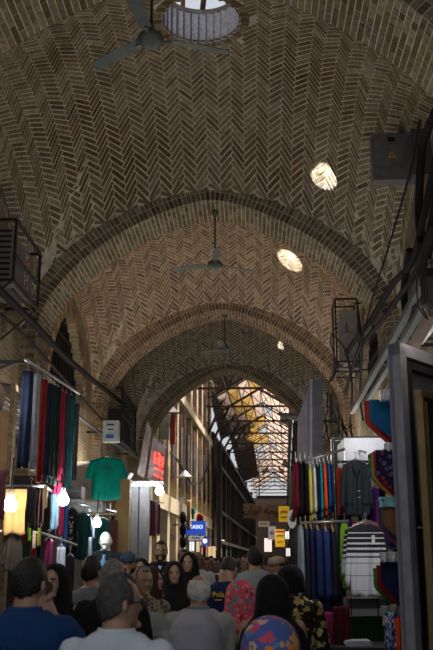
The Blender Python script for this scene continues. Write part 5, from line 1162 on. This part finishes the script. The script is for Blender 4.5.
far = [(206,557,14.6,10,'dark','short',HB,(.045,.045,.035),'man in a dark olive shirt behind the old white haired man'),(216,558,16.0,-6,'dark','short',HB,(.14,.19,.25),'man in an open pale blue shirt in the distant crowd'),(227,556,15.3,8,'light','short',HG,(.36,.31,.26),'pale faced man in a beige top in the distant crowd'),
 (236,558,17.0,170,'mid','short',HB,(.30,.20,.06),'man in a mustard yellow shirt in the distant crowd'),(245,555,15.6,5,'mid','short',HB,(.05,.06,.08),'man with dark glasses left of the tall grey t-shirt man'),(211,556,19.5,0,'mid','short',HB,(.03,.04,.07),'distant man in dark clothes between the olive and pale blue shirts'),
 (222,557,21.5,180,'mid','short',HB,(.09,.08,.08),'distant man seen from behind left of the beige one'),(240,556,22.5,0,'mid','short',HB,(.05,.05,.055),'distant man in black right of the mustard shirt'),(231,557,24.5,178,'mid','short',HG,(.16,.16,.18),'distant grey haired man in a grey top'),
 (262,556,19.0,0,'mid','short',HB,(.04,.05,.08),'distant man in navy right of the tall man'),(272,558,17.5,180,'mid','short',HB,(.10,.09,.09),'distant man seen from behind before the beige skullcap'),(183,549,15.4,10,'mid','short',HB,(.02,.02,.025),'man in black at the foot of the stone pier by the CASIO sign'),
 (250,558,27.0,0,'mid','short',HB,(.08,.06,.06),'farthest man in brown in the middle of the lane'),(215,558,27.5,0,'mid','short',HB,(.1,.1,.12),'farthest man in grey at the left of the lane'),(284,559,15.2,184,'mid','short',HB,(.03,.03,.04),'man in black by the right jackets, seen from behind'),
 (203,560,24,0,'light','short',HB,(.3,.3,.32),'distant person in white at the left shop fronts')]
for px,py,d,fc,sk,hr,hc,c,lb in far: person(px,py,d,fc,lb,hr,hc,sk,C(c),black,.016,glasses='dark glasses' in lb)
# details on some of them
bpy.context.view_layer.update()
def find(s): return [o for o in bpy.data.objects if o.get('label','').startswith(s)][0]
YP = mat('yellow_print', (.75,.50,.03), .6)
o = text('lettering','Pola',.062,YP,(.075,.150,1.40),(math.pi/2,0,math.pi),POLO,ext=.006); m = MB(); script_strokes(m,.06,.010,4,.003); o = m.build('small_print', YP, POLO); o.location = (.075,.156,1.355)
g = find('grey haired man with a moustache'); m = MB()
m.rings([oval((0,0,z),rx*1.0,ry,32,.85) for z,rx,ry in ((.86,.192,.146),(1.0,.188,.146),(1.18,.194,.15),(1.30,.205,.15),(1.38,.19,.14),(1.44,.125,.10))], cap=False); v = m.build('vest', VEST, g, smooth=True); md = v.modifiers.new('s','SOLIDIFY'); md.thickness = .012
m = MB(); m.tube([(0,-.15,1.36),(0,-.165,1.2),(0,-.16,.9)], .004, 5); m.tube([(.06,-.155,1.2),(.12,-.14,1.2)], .004, 5); m.build('seam', C((.1,.1,.1)), v)
w = find('woman in a black chador facing the camera with'); m = MB(); m.tube([(-.115,-.115,1.43),(-.165,-.15,1.25),(-.15,-.19,1.0),(-.12,-.2,.9)], .014, 6); m.build('bag_strap', C((.35,.08,.03)), w)
w = find('woman in a pink floral'); m = MB(); m.tube([(.12,.14,1.38),(.05,.165,1.2),(-.08,.165,1.02),(-.16,.12,.92)], .012, 6); m.build('bag_strap', black, w)
# the mannequin's figure
person(106,531,12.3,18,'',None,HB,'doll',C((.012,.014,.02)),black,.010,coat=True,openfront=C((.12,.25,.42)),root=MANN,htall=1.765,stride=.0)
MANN.location = (MANN.location.x, 12.3, MANZ-1.765); m = MB(); m.box((0,0,-.5*(MANZ-1.765)), (.6,.5,MANZ-1.765)); m.build('plinth', TIM, MANN)
# ------------------------------------------------------------------ light, sky, camera
def area(loc, size, power, col, rot=(0,0,0), size_y=None, up=True):
    l = bpy.data.lights.new('area', 'AREA'); l.energy = power; l.color = col; l.size = size
    if size_y: l.shape = 'RECTANGLE'; l.size_y = size_y
    o = bpy.data.objects.new('vault_area_light', l); COL.objects.link(o); o.location = loc; o.rotation_euler = (rot[0]+(math.pi if size_y else 0), rot[1], rot[2]+0); return o  # serves the skylight portals and the added uplights along the shops
def point(loc, power, col, r=.05, name='shop_fill_light'):
    l = bpy.data.lights.new(name, 'POINT'); l.energy = power; l.color = col; l.shadow_soft_size = r
    o = bpy.data.objects.new(name, l); COL.objects.link(o); o.location = loc; return o
def spot(loc, target, power, col, ang, blend=.1, r=.01):
    l = bpy.data.lights.new('sun_patch_spot', 'SPOT'); l.energy = power; l.color = col; l.spot_size = R(ang); l.spot_blend = blend; l.shadow_soft_size = r
    o = bpy.data.objects.new('sun_patch_spot', l); COL.objects.link(o); o.location = loc
    o.rotation_euler = (Vector(target)-Vector(loc)).to_track_quat('-Z', 'Y').to_euler(); return o
def on_vault(px, py, bay):       # where a sight line meets the brick dome
    d = ray(px, py); t = bay[0]/d.y
    while t*d.y < bay[1]:
        p = CAM+d*t
        if p.z > zv(p.x-AX, p.y, bay): return p
        t += .01
    return CAM+d*(bay[1]/d.y)
point((-.3, .6, 2.9), 22, (.92,.95,1), .3); point((-.7, 2.2, 3.1), 14, (.95,.96,1), .3)  # fill lamps added overhead to brighten the nearest crowd
for bi, (px, py, rad) in ((1, (325, 179, .20)), (2, (291, 261, .26)), (3, (281, 347, .09))):  # added spot lamps stand in for sunlight patches on the domes
    y0, y1 = BAYS[bi]; yc = (y0+y1)/2
    p = on_vault(px, py, BAYS[bi]); c = Vector((AX-.42, yc-.1, TOP+.12)); dd = (p-c).length
    for dx, k in ((0, 1.0), (.16, .55)):
        q = p+Vector((dx*.9, .12*dx, .0)); s_ = spot(c, q, 5200*dd*dd/9, (1,.98,.96), math.degrees(2*math.atan(rad*k/dd))); s_.scale = (1, .36, 1)
for bi in (0, 1, 2, 3):
    y0, y1 = BAYS[bi]; yc = (y0+y1)/2
    a = area((AX, yc, TOP+.45), 1.2, 1, (1,1,1)); a.data.cycles.is_portal = True
w = bpy.data.worlds.new('World'); SC.world = w; w.use_nodes = True; nt = w.node_tree
bg = nt.nodes['Background']; sky = nt.nodes.new('ShaderNodeTexSky'); sky.sky_type = 'HOSEK_WILKIE' if False else 'PREETHAM'
sky.turbidity = 6; sky.sun_direction = Vector((.55, .3, .75)).normalized()
mx = nt.nodes.new('ShaderNodeMix'); mx.data_type = 'RGBA'; mx.inputs[0].default_value = .8; mx.inputs[7].default_value = (.74,.77,.82,1)
nt.links.new(sky.outputs[0], mx.inputs[6]); nt.links.new(mx.outputs[2], bg.inputs[0]); bg.inputs[1].default_value = .8
sun = bpy.data.lights.new('sun', 'SUN'); sun.energy = 22; sun.color = (1,.93,.82); sun.angle = R(28)
so = bpy.data.objects.new('sun', sun); COL.objects.link(so); so.rotation_euler = Vector((-.35, -.25, -.9)).to_track_quat('-Z', 'Y').to_euler()
cam = bpy.data.cameras.new('camera'); co = bpy.data.objects.new('camera', cam); COL.objects.link(co); co.location = CAM
cam.sensor_fit = 'VERTICAL'; cam.sensor_height = 36; cam.lens = F/650*36
co.rotation_euler = Matrix((_r, _u, -_f)).transposed().to_euler()
cam.dof.use_dof = True; cam.dof.focus_distance = 12; cam.dof.aperture_fstop = 4.5
SC.camera = co
SC.view_settings.view_transform = 'Standard'; SC.view_settings.look = 'None'; SC.view_settings.exposure = 0; SC.view_settings.gamma = 1
SC.cycles.use_denoising = True; SC.cycles.max_bounces = 8; SC.cycles.diffuse_bounces = 5; SC.cycles.sample_clamp_indirect = 3
# unseen lamps added along the shops to light vault and crowd
for y, w_ in ((3.5,8), (6.4,8), (9.4,10), (12.2,12), (15.5,34), (18.6,30), (22.0,8), (25.0,7)):
    area((AX-2.35, y, 3.25), 1.4, w_, (1,.86,.68), (0, R(-14), 0), .25); area((AX+2.35, y+.6, 3.45), 1.4, w_, (1,.90,.78), (0, R(14), 0), .25)
    pw = 17 if y < 20 else 6
    point((AX-1.5, y+1, 2.95), pw, (1,.93,.85), .2); point((AX+1.5, y+1.6, 2.95), pw, (1,.9,.78), .2)
for d in (31, 37, 43, 52, 64, 78): point((LX(-.9,d), d, 3.3), 40, (1,.80,.55), .3); point((LX(1.1,d+2), d+2, 3.0), 18, (1,.80,.6), .3)  # warm lamps added in the lane to lift the facade
point(PY(368,428,9.9), 13, (.95,.97,1), .15); point((.95, 8.0, 2.45), 15, (.95,.97,1), .2)  # unseen lamps that brighten the white cabinet and striped sweater
